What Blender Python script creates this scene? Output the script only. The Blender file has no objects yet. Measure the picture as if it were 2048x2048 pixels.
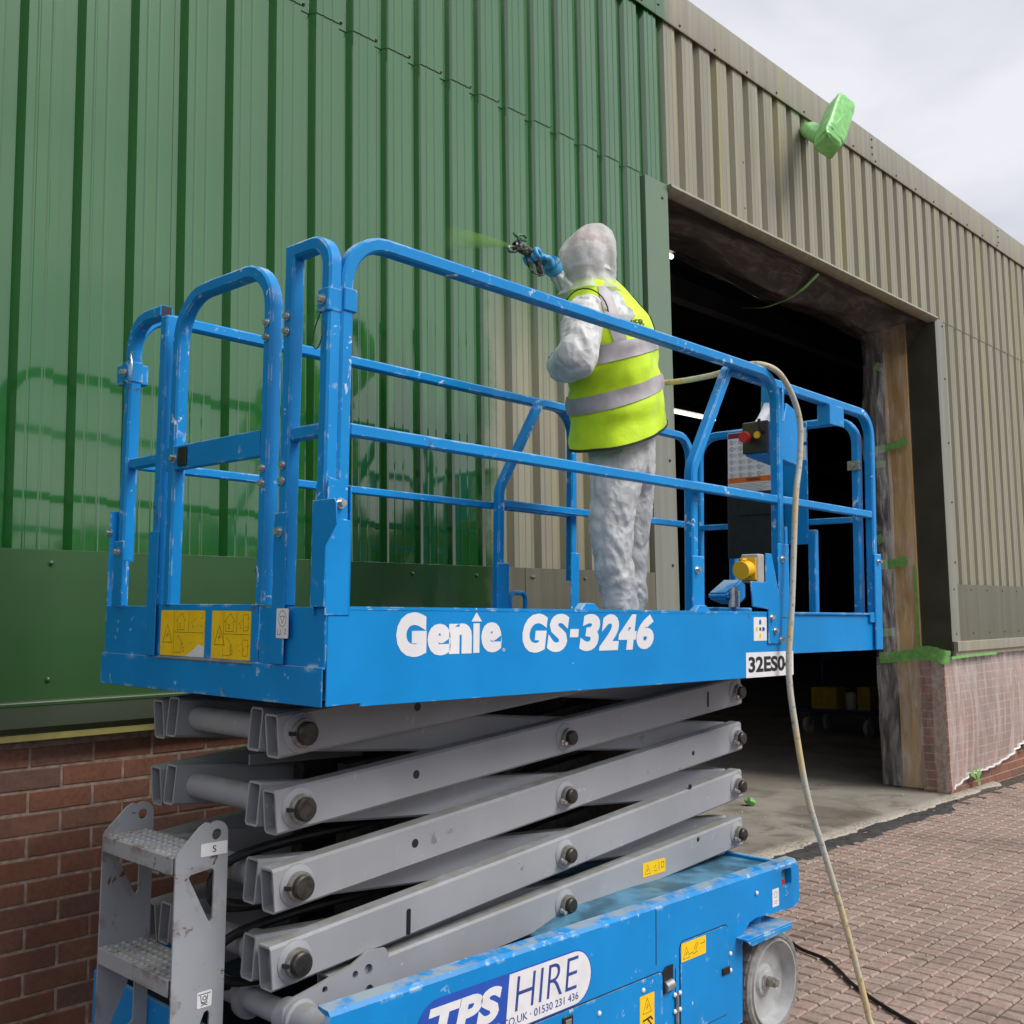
import bpy, bmesh, math, random
from mathutils import Vector, Matrix, noise
random.seed(7)
R = math.radians
scene = bpy.context.scene
COL = scene.collection
V = Vector

# ------------------------------------------------------------------ camera
CAM = V((0.0, -3.7426, 1.5895)); YAW, PIT, ROL = 0.8181, 0.1003, -0.0137
def _cam_axes():
    cy, sy, cp, sp = math.cos(YAW), math.sin(YAW), math.cos(PIT), math.sin(PIT)
    F = V((sy*cp, cy*cp, sp)); Rt = V((cy, -sy, 0)); U = Rt.cross(F)
    c, s = math.cos(ROL), math.sin(ROL)
    return c*Rt + s*U, -s*Rt + c*U, F
_r, _u, _f = _cam_axes()
cd = bpy.data.cameras.new('camera'); cam = bpy.data.objects.new('camera', cd); COL.objects.link(cam)
cd.sensor_width = 36; cd.lens = 2130.86/2048*36; cd.clip_end = 2000; cd.clip_start = 0.05
m = Matrix.Identity(4)
for i in range(3):
    m[i][0] = _r[i]; m[i][1] = _u[i]; m[i][2] = -_f[i]; m[i][3] = CAM[i]
cam.matrix_world = m
scene.camera = cam

# ------------------------------------------------------------------ world, sun, exposure
SUN_DIR = V((0.26, -0.66, 0.78)).normalized()          # towards the sun, high behind the camera's right shoulder
w = bpy.data.worlds.new('World'); scene.world = w; w.use_nodes = True
nt = w.node_tree; nt.nodes.clear()
out = nt.nodes.new('ShaderNodeOutputWorld')
sky = nt.nodes.new('ShaderNodeTexSky'); sky.sky_type = 'NISHITA'; sky.sun_disc = False
sky.sun_elevation = math.asin(SUN_DIR.z); sky.sun_rotation = math.atan2(SUN_DIR.x, SUN_DIR.y)
bg1 = nt.nodes.new('ShaderNodeBackground'); bg1.inputs[1].default_value = 0.1
nt.links.new(sky.outputs[0], bg1.inputs[0])
tc = nt.nodes.new('ShaderNodeTexCoord')
mp = nt.nodes.new('ShaderNodeMapping'); mp.inputs['Scale'].default_value = (1.0, 1.0, 2.2)
nt.links.new(tc.outputs['Generated'], mp.inputs[0])
nz = nt.nodes.new('ShaderNodeTexNoise'); nz.inputs['Scale'].default_value = 2.6; nz.inputs['Detail'].default_value = 5; nz.inputs['Roughness'].default_value = .52
nz.inputs['Distortion'].default_value = .3
nt.links.new(mp.outputs[0], nz.inputs['Vector'])
cr = nt.nodes.new('ShaderNodeValToRGB')
cr.color_ramp.elements[0].position = .40; cr.color_ramp.elements[0].color = (.71, .73, .81, 1)
cr.color_ramp.elements[1].position = .60; cr.color_ramp.elements[1].color = (.95, .94, 1.0, 1)
nt.links.new(nz.outputs[0], cr.inputs[0])
bg2 = nt.nodes.new('ShaderNodeBackground'); bg2.inputs[1].default_value = 0.46
nt.links.new(cr.outputs[0], bg2.inputs[0])
mx = nt.nodes.new('ShaderNodeMixShader'); mx.inputs[0].default_value = .95
nt.links.new(bg1.outputs[0], mx.inputs[1]); nt.links.new(bg2.outputs[0], mx.inputs[2]); nt.links.new(mx.outputs[0], out.inputs[0])
sl = bpy.data.lights.new('sun', 'SUN'); sl.energy = 1.5; sl.angle = R(30); sl.color = (1, .97, .92)
so = bpy.data.objects.new('sun', sl); COL.objects.link(so); so.location = (0, -6, 12)
so.rotation_euler = SUN_DIR.to_track_quat('Z', 'Y').to_euler()
scene.view_settings.view_transform = 'Standard'; scene.view_settings.look = 'None'
scene.view_settings.exposure = 1.02; scene.view_settings.gamma = 1
scene.view_settings.use_curve_mapping = False

# ------------------------------------------------------------------ tagging
def tag(o, label=None, cat=None, group=None, kind=None):
    if label: o['label'] = label
    if cat: o['category'] = cat
    if group: o['group'] = group
    if kind: o['kind'] = kind
    return o
def empty(name, loc=(0, 0, 0), mat4=None):
    o = bpy.data.objects.new(name, None); COL.objects.link(o); o.empty_display_size = .1
    if mat4 is not None: o.matrix_world = mat4
    else: o.location = loc
    return o
def link(name, me, mats, parent=None):
    o = bpy.data.objects.new(name, me); COL.objects.link(o)
    if mats is not None:
        for mm in (mats if isinstance(mats, (list, tuple)) else [mats]): me.materials.append(mm)
    if parent: o.parent = parent
    return o

# ------------------------------------------------------------------ mesh builder
class MB:
    def __init__(s, off=(0, 0, 0)): s.v = []; s.f = []; s.off = V(off)
    def add(s, vs, fs):
        b = len(s.v); s.v += [tuple(V(p)+s.off) for p in vs]; s.f += [tuple(i+b for i in f) for f in fs]
    def box(s, x0, x1, y0, y1, z0, z1):
        s.add([(x0,y0,z0),(x1,y0,z0),(x1,y1,z0),(x0,y1,z0),(x0,y0,z1),(x1,y0,z1),(x1,y1,z1),(x0,y1,z1)],
              [(0,3,2,1),(4,5,6,7),(0,1,5,4),(1,2,6,5),(2,3,7,6),(3,0,4,7)]); return s
    def prism(s, poly, vec):
        n = len(poly); vec = V(vec); a = [V(p) for p in poly]; b = [p+vec for p in a]
        nn = sum(((a[i]-a[0]).cross(a[(i+1) % n]-a[0]) for i in range(1, n-1)), V((0,0,0)))
        fs = [tuple(range(n))[::-1], tuple(range(n, 2*n))] + [(i, (i+1) % n, n+(i+1) % n, n+i) for i in range(n)]
        if nn.dot(vec) < 0: fs = [f[::-1] for f in fs]
        s.add(a+b, fs); return s
    def cyl(s, p0, p1, r, seg=16, r2=None, cap=True, phase=0.0):
        p0, p1 = V(p0), V(p1); r2 = r if r2 is None else r2
        t = (p1-p0).normalized(); a = t.orthogonal().normalized(); b = t.cross(a)
        ring = lambda p, q: [p+q*(math.cos(k*2*math.pi/seg+phase)*a+math.sin(k*2*math.pi/seg+phase)*b) for k in range(seg)]
        vs = ring(p0, r)+ring(p1, r2)
        fs = [(k, (k+1) % seg, seg+(k+1) % seg, seg+k) for k in range(seg)]
        if cap: fs += [tuple(range(seg))[::-1], tuple(range(seg, 2*seg))]
        s.add(vs, fs); return s
    def sweep(s, path, prof, n=None, caps=True):
        """profile points (a, b): a along the plane normal n, b along tangent x n"""
        path = [V(p) for p in path]; P = len(path); k = len(prof); vs = []
        nn = V(n).normalized() if n is not None else None
        prev = None
        for i, p in enumerate(path):
            t = (path[min(i+1, P-1)]-path[max(i-1, 0)]).normalized()
            sc = 1.0
            if 0 < i < P-1:
                t0 = (path[i]-path[i-1]).normalized(); t1 = (path[i+1]-path[i]).normalized()
                t = (t0+t1).normalized(); c = t.dot(t0); sc = 1/max(c, .5)
            if nn is not None: a = (nn-t*nn.dot(t)).normalized()
            else:
                if prev is None: a = t.orthogonal().normalized()
                else: a = (prev-t*prev.dot(t)).normalized()
                prev = a
            b = t.cross(a)
            vs += [p+a*q[0]+b*q[1]*sc for q in prof]
        fs = [(i*k+j, i*k+(j+1) % k, (i+1)*k+(j+1) % k, (i+1)*k+j) for i in range(P-1) for j in range(k)]
        if caps: fs += [tuple(range(k))[::-1], tuple(range((P-1)*k, P*k))]
        s.add(vs, fs); return s
    def lathe(s, c, axis, prof, seg=32):
        """prof: (distance along axis, radius)"""
        c, t = V(c), V(axis).normalized(); a = t.orthogonal().normalized(); b = t.cross(a); k = len(prof); vs = []
        for j in range(seg):
            d = math.cos(j*2*math.pi/seg)*a+math.sin(j*2*math.pi/seg)*b
            vs += [c+t*q[0]+d*q[1] for q in prof]
        fs = [(j*k+i, ((j+1) % seg)*k+i, ((j+1) % seg)*k+i+1, j*k+i+1) for j in range(seg) for i in range(k-1)]
        s.add(vs, fs); return s
    def grid(s, fn, nu, nv):
        vs = [fn(i/nu, j/nv) for j in range(nv+1) for i in range(nu+1)]
        s.add(vs, [(j*(nu+1)+i, j*(nu+1)+i+1, (j+1)*(nu+1)+i+1, (j+1)*(nu+1)+i) for j in range(nv) for i in range(nu)]); return s
    def build(s, name, mats, parent=None, bev=0, smooth=True, angle=35, recalc=False, seg=1):
        me = bpy.data.meshes.new(name); me.from_pydata(s.v, [], s.f)
        if bev or recalc:
            bm = bmesh.new(); bm.from_mesh(me)
            if recalc: bmesh.ops.recalc_face_normals(bm, faces=bm.faces)
            if bev:
                es = [e for e in bm.edges if len(e.link_faces) == 2 and e.calc_face_angle(0) > R(30)]
                bmesh.ops.bevel(bm, geom=es, offset=bev, segments=seg, affect='EDGES', clamp_overlap=True)
            bm.to_mesh(me); bm.free()
        me.update()
        if smooth:
            me.polygons.foreach_set('use_smooth', [True]*len(me.polygons)); me.set_sharp_from_angle(angle=R(angle))
        return link(name, me, mats, parent)

def sq(w, d, c=.005):
    a, b = w/2, d/2
    return [(-a+c,-b),(a-c,-b),(a,-b+c),(a,b-c),(a-c,b),(-a+c,b),(-a,b-c),(-a,-b+c)]
def circ(r, k=10): return [(r*math.cos(2*math.pi*j/k), r*math.sin(2*math.pi*j/k)) for j in range(k)]
def fillet(pts, rad, seg=7):
    """round the inner corners of a polyline"""
    pts = [V(p) for p in pts]; o = [pts[0]]
    for i in range(1, len(pts)-1):
        r = rad[i] if isinstance(rad, (list, tuple)) else rad
        a, b, c = pts[i-1], pts[i], pts[i+1]
        d0, d1 = (a-b).normalized(), (c-b).normalized()
        ang = d0.angle(d1)
        if r <= 0 or ang > 3.1: o.append(b); continue
        t = r/math.tan(ang/2); t = min(t, (a-b).length*.49, (c-b).length*.49); rr = t*math.tan(ang/2)
        ce = b+(d0+d1).normalized()*(rr/math.sin(ang/2))
        s0, s1 = b+d0*t-ce, b+d1*t-ce
        full = s0.angle(s1)
        for k in range(seg+1):
            o.append(ce+(s0*math.sin(full*(1-k/seg))+s1*math.sin(full*k/seg))/math.sin(full))
    o.append(pts[-1]); return o
def spline(pts, n=8):
    """Catmull-Rom through the points"""
    P = [V(p) for p in pts]; P = [2*P[0]-P[1]]+P+[2*P[-1]-P[-2]]; o = []
    for i in range(1, len(P)-2):
        for k in range(n):
            t = k/n; a, b, c, d = P[i-1:i+3]
            o.append(.5*((2*b)+(c-a)*t+(2*a-5*b+4*c-d)*t*t+(3*b-a-3*c+d)*t**3))
    o.append(P[-2]); return o
def _curve_mesh(cu):
    o = bpy.data.objects.new('tmp', cu); COL.objects.link(o)
    dg = bpy.context.evaluated_depsgraph_get(); me = bpy.data.meshes.new_from_object(o.evaluated_get(dg))
    bpy.data.objects.remove(o); bpy.data.curves.remove(cu); return me
def plate(name, loops, thick, frame, mat_, parent=None, bev=0.0, z0=0.0):
    """flat outline(s) with holes, in the frame's xy plane, extruded to thick along its z from z0"""
    cu = bpy.data.curves.new('tmp', 'CURVE'); cu.dimensions = '2D'; cu.fill_mode = 'BOTH'; cu.extrude = thick/2
    for lp in loops:
        sp = cu.splines.new('POLY'); sp.points.add(len(lp)-1); sp.use_cyclic_u = True
        for q, pnt in zip(lp, sp.points): pnt.co = (q[0], q[1], 0, 1)
    me = _curve_mesh(cu)
    me.transform(frame @ Matrix.Translation((0, 0, z0+thick/2)))
    me.materials.clear(); me.name = name
    return link(name, me, mat_, parent)
def rrect(x0, x1, y0, y1, r, k=5):
    o = []
    for cx, cy, a in ((x1-r,y1-r,0),(x0+r,y1-r,90),(x0+r,y0+r,180),(x1-r,y0+r,270)):
        o += [(cx+r*math.cos(R(a+90*i/k)), cy+r*math.sin(R(a+90*i/k))) for i in range(k+1)]
    return o
def circle2(cx, cy, r, k=16): return [(cx+r*math.cos(2*math.pi*i/k), cy+r*math.sin(2*math.pi*i/k)) for i in range(k)]
def text_mesh(body, x0, x1, y0, y1, fat=0.0, shear=0.0, thick=.0006, spacing=1.0):
    cu = bpy.data.curves.new('tmp', 'FONT'); cu.body = body; cu.size = 1; cu.offset = fat; cu.shear = shear
    cu.space_character = spacing; cu.resolution_u = 4; cu.extrude = .001
    me = _curve_mesh(cu)
    xs = [v.co.x for v in me.vertices]; ys = [v.co.y for v in me.vertices]
    ax, bx, ay, by = min(xs), max(xs), min(ys), max(ys)
    for v in me.vertices:
        v.co = (x0+(v.co.x-ax)/(bx-ax)*(x1-x0), y0+(v.co.y-ay)/(by-ay)*(y1-y0), thick if v.co.z > 0 else 0)
    me.materials.clear(); return me
def text(name, body, box, frame, mat_, parent, fat=0.0, shear=0.0, z0=0.0, spacing=1.0, thick=.0006):
    me = text_mesh(body, *box, fat=fat, shear=shear, spacing=spacing, thick=thick)
    me.transform(frame @ Matrix.Translation((0, 0, z0))); me.name = name
    return link(name, me, mat_, parent)
def frame(o, x, y):
    x, y = V(x).normalized(), V(y).normalized(); z = x.cross(y); mm = Matrix.Identity(4)
    for i in range(3): mm[i][0], mm[i][1], mm[i][2], mm[i][3] = x[i], y[i], z[i], o[i]
    return mm

# ------------------------------------------------------------------ materials
def newmat(name):
    mm = bpy.data.materials.new(name); mm.use_nodes = True
    return mm, mm.node_tree, mm.node_tree.nodes['Principled BSDF']
def N(t, typ, **kw):
    n = t.nodes.new(typ)
    for k, v in kw.items():
        if k in n.inputs: n.inputs[k].default_value = v
        else: setattr(n, k, v)
    return n
def mixc(t, fac, a, b, mode='MIX'):
    n = t.nodes.new('ShaderNodeMix'); n.data_type = 'RGBA'; n.blend_type = mode
    for s_, val in ((0, fac), (6, a), (7, b)):
        if isinstance(val, bpy.types.NodeSocket): t.links.new(val, n.inputs[s_])
        elif s_ == 0: n.inputs[0].default_value = val
        else: n.inputs[s_].default_value = (*val, 1) if len(val) == 3 else val
    return n.outputs[2]
def math_(t, op, a, b=None, c=None, clamp=False):
    n = t.nodes.new('ShaderNodeMath'); n.operation = op; n.use_clamp = clamp
    for i, val in enumerate((a, b, c)):
        if val is None: continue
        if isinstance(val, bpy.types.NodeSocket): t.links.new(val, n.inputs[i])
        else: n.inputs[i].default_value = val
    return n.outputs[0]
def step(t, x, a, b):
    n = t.nodes.new('ShaderNodeMapRange'); n.interpolation_type = 'SMOOTHSTEP'; t.links.new(x, n.inputs[0])
    n.inputs[1].default_value = a; n.inputs[2].default_value = b; return n.outputs[0]
def coords(t, scale=(1, 1, 1), kind='Object'):
    c = N(t, 'ShaderNodeTexCoord'); mpg = N(t, 'ShaderNodeMapping'); mpg.inputs['Scale'].default_value = scale
    t.links.new(c.outputs[kind], mpg.inputs[0]); return mpg.outputs[0]
def noise_(t, vec, scale, detail=4, rough=.55, dist=0.0):
    n = N(t, 'ShaderNodeTexNoise'); n.inputs['Scale'].default_value = scale; n.inputs['Detail'].default_value = detail
    n.inputs['Roughness'].default_value = rough; n.inputs['Distortion'].default_value = dist
    t.links.new(vec, n.inputs['Vector']); return n.outputs[0]
def bump(t, bs, h, strength=.2, dist=.01):
    b = N(t, 'ShaderNodeBump'); b.inputs['Strength'].default_value = strength; b.inputs['Distance'].default_value = dist
    t.links.new(h, b.inputs['Height']); t.links.new(b.outputs[0], bs.inputs['Normal'])
def plain(name, col, rough=.5, metal=0.0, var=.12, scale=12, bmp=0.0, spec=.5):
    mm, t, bs = newmat(name); c = coords(t); n1 = noise_(t, c, scale)
    a = tuple(x*(1-var) for x in col); b = tuple(min(1, x*(1+var)) for x in col)
    t.links.new(mixc(t, step(t, n1, .35, .65), a, b), bs.inputs['Base Color'])
    bs.inputs['Roughness'].default_value = rough; bs.inputs['Metallic'].default_value = metal
    bs.inputs['Specular IOR Level'].default_value = spec
    if bmp: bump(t, bs, noise_(t, c, scale*6), bmp, .004)
    return mm
def emit(name, col, st):
    mm, t, bs = newmat(name); bs.inputs['Base Color'].default_value = (*col, 1)
    bs.inputs['Emission Color'].default_value = (*col, 1); bs.inputs['Emission Strength'].default_value = st; return mm
def painted(name, base, chip, under, rough=.35, wear=.5, edge=.004, dust=None, chipscale=38, cover=.70):
    """machine paint: slight fading, knocked chips, scuffed edges, dust lying on level faces"""
    mm, t, bs = newmat(name); c = coords(t); bs.inputs['Specular IOR Level'].default_value = .3
    n0 = noise_(t, c, 3.0, 3); col = mixc(t, step(t, n0, .3, .7), tuple(x*.92 for x in base), tuple(min(1, x*1.07) for x in base))
    n1 = noise_(t, c, chipscale, 3, .6); n2 = noise_(t, c, 9, 3); n3 = noise_(t, c, chipscale*.5, 4, .65)
    area = step(t, n2, .48, .70)
    bv = N(t, 'ShaderNodeBevel'); bv.samples = 3; bv.inputs[0].default_value = edge
    ge = N(t, 'ShaderNodeNewGeometry')
    dt = N(t, 'ShaderNodeVectorMath'); dt.operation = 'DOT_PRODUCT'
    t.links.new(bv.outputs[0], dt.inputs[0]); t.links.new(ge.outputs['Normal'], dt.inputs[1])
    ed = step(t, math_(t, 'SUBTRACT', 1.0, dt.outputs['Value']), .02, .12)
    scuff = math_(t, 'MULTIPLY', math_(t, 'MULTIPLY', ed, step(t, n3, .53, .62)), wear, clamp=True)
    chips = math_(t, 'MULTIPLY', step(t, n1, cover, cover+.03), area)
    n4 = noise_(t, c, chipscale*.42, 4, .7, .6); chips = math_(t, 'MAXIMUM', chips, math_(t, 'MULTIPLY', step(t, n4, cover+.02, cover+.05), step(t, n2, .40, .6)))
    col = mixc(t, math_(t, 'MAXIMUM', scuff, math_(t, 'MULTIPLY', chips, min(1, wear*1.6))), col, chip)
    deep = math_(t, 'MULTIPLY', step(t, noise_(t, c, chipscale*.33, 5, .7), .655, .675), step(t, n2, .5, .62))
    col = mixc(t, math_(t, 'MULTIPLY', deep, wear), col, under)
    ro = rough
    if dust:
        up = N(t, 'ShaderNodeSeparateXYZ'); t.links.new(ge.outputs['Normal'], up.inputs[0])
        dm = math_(t, 'MULTIPLY', step(t, up.outputs[2], .45, .95), step(t, noise_(t, c, 14, 5, .65), .36, .6))
        col = mixc(t, math_(t, 'MULTIPLY', dm, .85), col, dust)
    t.links.new(col, bs.inputs['Base Color']); bs.inputs['Roughness'].default_value = ro
    rr = math_(t, 'ADD', ro-.06, math_(t, 'MULTIPLY', n0, .14)); t.links.new(rr, bs.inputs['Roughness'])
    bump(t, bs, noise_(t, c, 60, 2), .035, .003)
    return mm

M = {}
M['blue'] = painted('blue_paint', (.003, .25, .64), (.66, .76, .84), (.10, .06, .045), .40, .85, .006, dust=(.34, .50, .60), chipscale=34, cover=.66)
M['blue_panel'] = painted('blue_panel_paint', (.003, .25, .64), (.58, .70, .80), (.10, .06, .045), .40, .8, .006, dust=(.34, .50, .60), chipscale=30, cover=.70)
M['blue_rail'] = painted('blue_rail_paint', (.003, .25, .64), (.70, .78, .84), (.09, .06, .05), .38, .9, .006, dust=(.30, .52, .68), chipscale=28, cover=.618)
M['blue_worn'] = painted('worn_blue_paint', (.003, .25, .64), (.50, .64, .74), (.12, .065, .045), .42, 1.0, .014, dust=(.34, .38, .37), chipscale=24, cover=.645)
M['grey'] = painted('grey_paint', (.325, .335, .36), (.50, .51, .51), (.11, .075, .06), .45, .5, .006, dust=(.25, .25, .22), cover=.66)
M['ladder'] = painted('worn_grey_paint', (.33, .345, .37), (.135, .075, .055), (.14, .08, .06), .48, 1.0, .030, dust=(.44, .42, .37), chipscale=22, cover=.64)
M['pin'] = plain('dark_steel', (.06, .056, .05), .45, .6, .3, 40)
M['washer'] = plain('dull_steel', (.30, .29, .26), .45, .5, .2, 60)
M['zinc'] = plain('zinc_steel', (.62, .61, .58), .32, .85, .15, 50)
M['black'] = plain('black_plastic', (.012, .012, .013), .45, 0, .3, 20)
M['rubber'] = plain('grey_rubber', (.27, .26, .245), .8, 0, .2, 30, .3)
M['rim'] = plain('grey_rim_paint', (.42, .43, .43), .5, 0, .12, 14)
M['white'] = plain('white_vinyl', (.78, .78, .80), .4, 0, .04, 20)
M['lettering_white'] = painted('white_lettering', (.80, .80, .83), (.02, .20, .55), (.05, .05, .06), .4, .6, .0005, chipscale=30, cover=.68)
M['ink'] = plain('black_ink', (.015, .015, .018), .5)
M['yellow'] = plain('yellow_vinyl', (.96, .60, .008), .4, 0, .05, 18)
M['navy'] = plain('royal_blue_vinyl', (.018, .085, .46), .4, 0, .06, 18)
M['navy_ink'] = plain('navy_ink', (.03, .06, .28), .5)
M['red'] = plain('red_plastic', (.55, .02, .02), .4)
M['orange'] = plain('orange_vinyl', (.75, .17, .02), .5)
M['maroon'] = plain('maroon_vinyl', (.22, .01, .05), .5)
M['socket'] = plain('yellow_plastic', (.82, .48, .01), .38, 0, .06, 8)
M['greybox'] = plain('grey_plastic', (.42, .41, .39), .45)
M['paper'] = plain('paper', (.72, .71, .78), .7)
M['deck'] = plain('deck_plate', (.03, .11, .22), .6, .2, .35, 12)
M['lidblue'] = plain('dusty_blue_cover', (.07, .20, .30), .5, 0, .4, 9)
M['tape'] = plain('green_tape', (.19, .46, .12), .45, 0, .15, 25, .3)
M['soil'] = plain('tar', (.045, .044, .042), .85, 0, .35, 16, .6)

# ---- building paint: green sprayed over the old beige, edge where the sprayer has got to
def wall_paint(name, old, green, rough_old=.5, streak=True, coat=1.0, wet_rough=.13):
    mm, t, bs = newmat(name); ge = N(t, 'ShaderNodeNewGeometry'); sp = N(t, 'ShaderNodeSeparateXYZ')
    t.links.new(ge.outputs['Position'], sp.inputs[0]); x, z = sp.outputs[0], sp.outputs[2]
    c = coords(t, (1, 1, 1)); st = coords(t, (9, 9, .35))
    wob = math_(t, 'MULTIPLY', math_(t, 'SUBTRACT', noise_(t, c, 5, 4), .5), .22)
    xw = math_(t, 'ADD', x, wob)
    left = math_(t, 'SUBTRACT', 1.0, step(t, xw, 3.74, 3.90))                 # finished bays
    zz = math_(t, 'ADD', z, math_(t, 'MULTIPLY', math_(t, 'SUBTRACT', x, 3.9), .16))
    high = math_(t, 'MULTIPLY', step(t, math_(t, 'ADD', zz, math_(t, 'MULTIPLY', wob, 1.5)), 2.72, 3.62), math_(t, 'SUBTRACT', 1.0, step(t, x, 5.40, 5.455)))
    top = math_(t, 'MULTIPLY', step(t, z, 5.2, 5.3), math_(t, 'SUBTRACT', 1.0, step(t, xw, 5.26, 5.52)))
    g = math_(t, 'MAXIMUM', math_(t, 'MAXIMUM', left, high), top)
    s1 = noise_(t, st, 1.6, 3); s2 = noise_(t, c, 22, 4)
    o = mixc(t, step(t, s1, .35, .68), tuple(q*.86 for q in old), tuple(q*1.12 for q in old))
    if streak:                                                                # yellowish overspray runs on the old coat
        s3 = noise_(t, coords(t, (4.5, 4.5, .12)), 1.9, 2)
        o = mixc(t, math_(t, 'MULTIPLY', step(t, s3, .52, .72), .75), o, (old[0]*1.15, old[1]*1.1, old[2]*.62))
    o = mixc(t, math_(t, 'MULTIPLY', s2, .18), o, tuple(q*.7 for q in old))
    gr = mixc(t, noise_(t, c, 1.3, 2), tuple(q*.88 for q in green), tuple(q*1.12 for q in green))
    # the bays sprayed last are still wet: mirror gloss, plus dark reflections painted in as darker green, ragged top
    rag = noise_(t, coords(t, (7, 7, .5)), 2.6, 3)
    wet_reflection = math_(t, 'MULTIPLY', math_(t, 'MULTIPLY', step(t, x, 2.55, 2.95), left), math_(t, 'SUBTRACT', 1.0, step(t, math_(t, 'ADD', z, math_(t, 'MULTIPLY', math_(t, 'SUBTRACT', rag, .5), -1.6)), 2.55, 2.95)))
    gr = mixc(t, wet_reflection, gr, tuple(q*.62 for q in green))
    oi = N(t, 'ShaderNodeObjectInfo'); o = mixc(t, math_(t, 'MULTIPLY', oi.outputs['Random'], .16), o, tuple(q*.55 for q in old))
    col = mixc(t, g, o, gr)
    t.links.new(col, bs.inputs['Base Color'])
    wet = math_(t, 'SUBTRACT', math_(t, 'ADD', rough_old, math_(t, 'MULTIPLY', g, wet_rough-rough_old)), math_(t, 'MULTIPLY', wet_reflection, wet_rough*.6))
    t.links.new(wet, bs.inputs['Roughness'])
    bs.inputs['IOR'].default_value = 1.55
    t.links.new(math_(t, 'MULTIPLY', g, coat), bs.inputs['Coat Weight']); bs.inputs['Coat Roughness'].default_value = .05; bs.inputs['Coat IOR'].default_value = 1.7
    b = N(t, 'ShaderNodeBump'); b.inputs['Strength'].default_value = .10; b.inputs['Distance'].default_value = .01
    t.links.new(math_(t, 'ADD', noise_(t, coords(t, (2.2, 2.2, .8)), 3.0, 3), math_(t, 'MULTIPLY', noise_(t, coords(t, (14, 14, .9)), 2.0, 3), .35)), b.inputs['Height']); t.links.new(b.outputs[0], bs.inputs['Normal'])
    return mm
GREEN = (.018, .128, .021)
M['sheet'] = wall_paint('profiled_sheet_paint', (.305, .288, .212), GREEN)
M['flash'] = wall_paint('flashing_paint', (.33, .31, .24), GREEN, .45)
M['olive'] = wall_paint('olive_panel_paint', (.135, .13, .088), (.034, .098, .030), .4, False, .10, .33)
M['sill_lip'] = plain('yellowed_sill_edge', (.30, .27, .09), .5, 0, .2, 6)
M['sill'] = plain('dark_sill_metal', (.058, .072, .045), .42, 0, .14, 3)
M['jamb'] = plain('dark_olive_metal', (.055, .054, .036), .42, 0, .15, 3)
M['trim'] = wall_paint('door_trim_paint', (.24, .245, .20), (.13, .205, .125), .45, False, .2, .3)
M['wood'] = None
mm, t, bs = newmat('plywood'); c = coords(t, (4, 4, .5)); n1 = noise_(t, c, 3, 6, .6, .4)
t.links.new(mixc(t, step(t, n1, .3, .7), (.46, .29, .12), (.74, .51, .25)), bs.inputs['Base Color']); bs.inputs['Roughness'].default_value = .6; M['wood'] = mm
def brickmat(name, cols, speck=.25):
    mm, t, bs = newmat(name); oi = N(t, 'ShaderNodeObjectInfo'); c = coords(t, (1, 1, 1)); rp = N(t, 'ShaderNodeValToRGB')
    t.links.new(oi.outputs['Random'], rp.inputs[0]); e = rp.color_ramp.elements
    e[0].color = (*cols[0], 1); e[1].color = (*cols[-1], 1)
    for i, q in enumerate(cols[1:-1]): ne = e.new((i+1)/(len(cols)-1)); ne.color = (*q, 1)
    gp = N(t, 'ShaderNodeNewGeometry')
    n1 = N(t, 'ShaderNodeTexNoise'); n1.inputs['Scale'].default_value = 55; n1.inputs['Detail'].default_value = 5; n1.inputs['Roughness'].default_value = .7
    t.links.new(gp.outputs['Position'], n1.inputs['Vector'])
    n2 = N(t, 'ShaderNodeTexNoise'); n2.inputs['Scale'].default_value = 6; n2.inputs['Detail'].default_value = 4
    t.links.new(gp.outputs['Position'], n2.inputs['Vector'])
    col = mixc(t, math_(t, 'MULTIPLY', step(t, n1.outputs[0], .35, .75), speck*2), rp.outputs[0], tuple(q*.45 for q in cols[0]))
    col = mixc(t, math_(t, 'MULTIPLY', step(t, n2.outputs[0], .5, .75), .5), col, tuple(min(1, q*1.25) for q in cols[-1]))
    n3 = N(t, 'ShaderNodeTexNoise'); n3.inputs['Scale'].default_value = 1.1; n3.inputs['Detail'].default_value = 5; n3.inputs['Roughness'].default_value = .65
    t.links.new(gp.outputs['Position'], n3.inputs['Vector'])
    col = mixc(t, math_(t, 'MULTIPLY', step(t, n3.outputs[0], .46, .68), .55), col, tuple(q*.42 for q in cols[2]))
    t.links.new(col, bs.inputs['Base Color']); bs.inputs['Roughness'].default_value = .82
    bump(t, bs, n1.outputs[0], .35, .004); return mm
M['brick'] = brickmat('red_brick', [(.235, .10, .062), (.31, .128, .075), (.28, .122, .08), (.21, .12, .095), (.34, .155, .092)])
M['mortar'] = plain('mortar', (.40, .30, .235), .9, 0, .25, 30, .4)
M['paver'] = brickmat('paving_block', [(.345, .245, .20), (.40, .285, .235), (.335, .255, .21), (.42, .32, .265), (.375, .255, .215)], .35)
M['joint'] = plain('paving_joint_dirt', (.07, .056, .042), .95, 0, .4, 20, .5)
mm, t, bs = newmat('concrete'); gp = N(t, 'ShaderNodeNewGeometry')
mpn = N(t, 'ShaderNodeMapping'); t.links.new(gp.outputs['Position'], mpn.inputs[0])
a1 = noise_(t, mpn.outputs[0], 1.6, 6, .6); a2 = noise_(t, mpn.outputs[0], 45, 4, .7); a3 = noise_(t, mpn.outputs[0], .7, 5, .65, .8)
col = mixc(t, step(t, a1, .3, .7), (.20, .175, .145), (.30, .27, .225)); col = mixc(t, math_(t, 'MULTIPLY', step(t, a3, .52, .66), .75), col, (.085, .068, .05))
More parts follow.
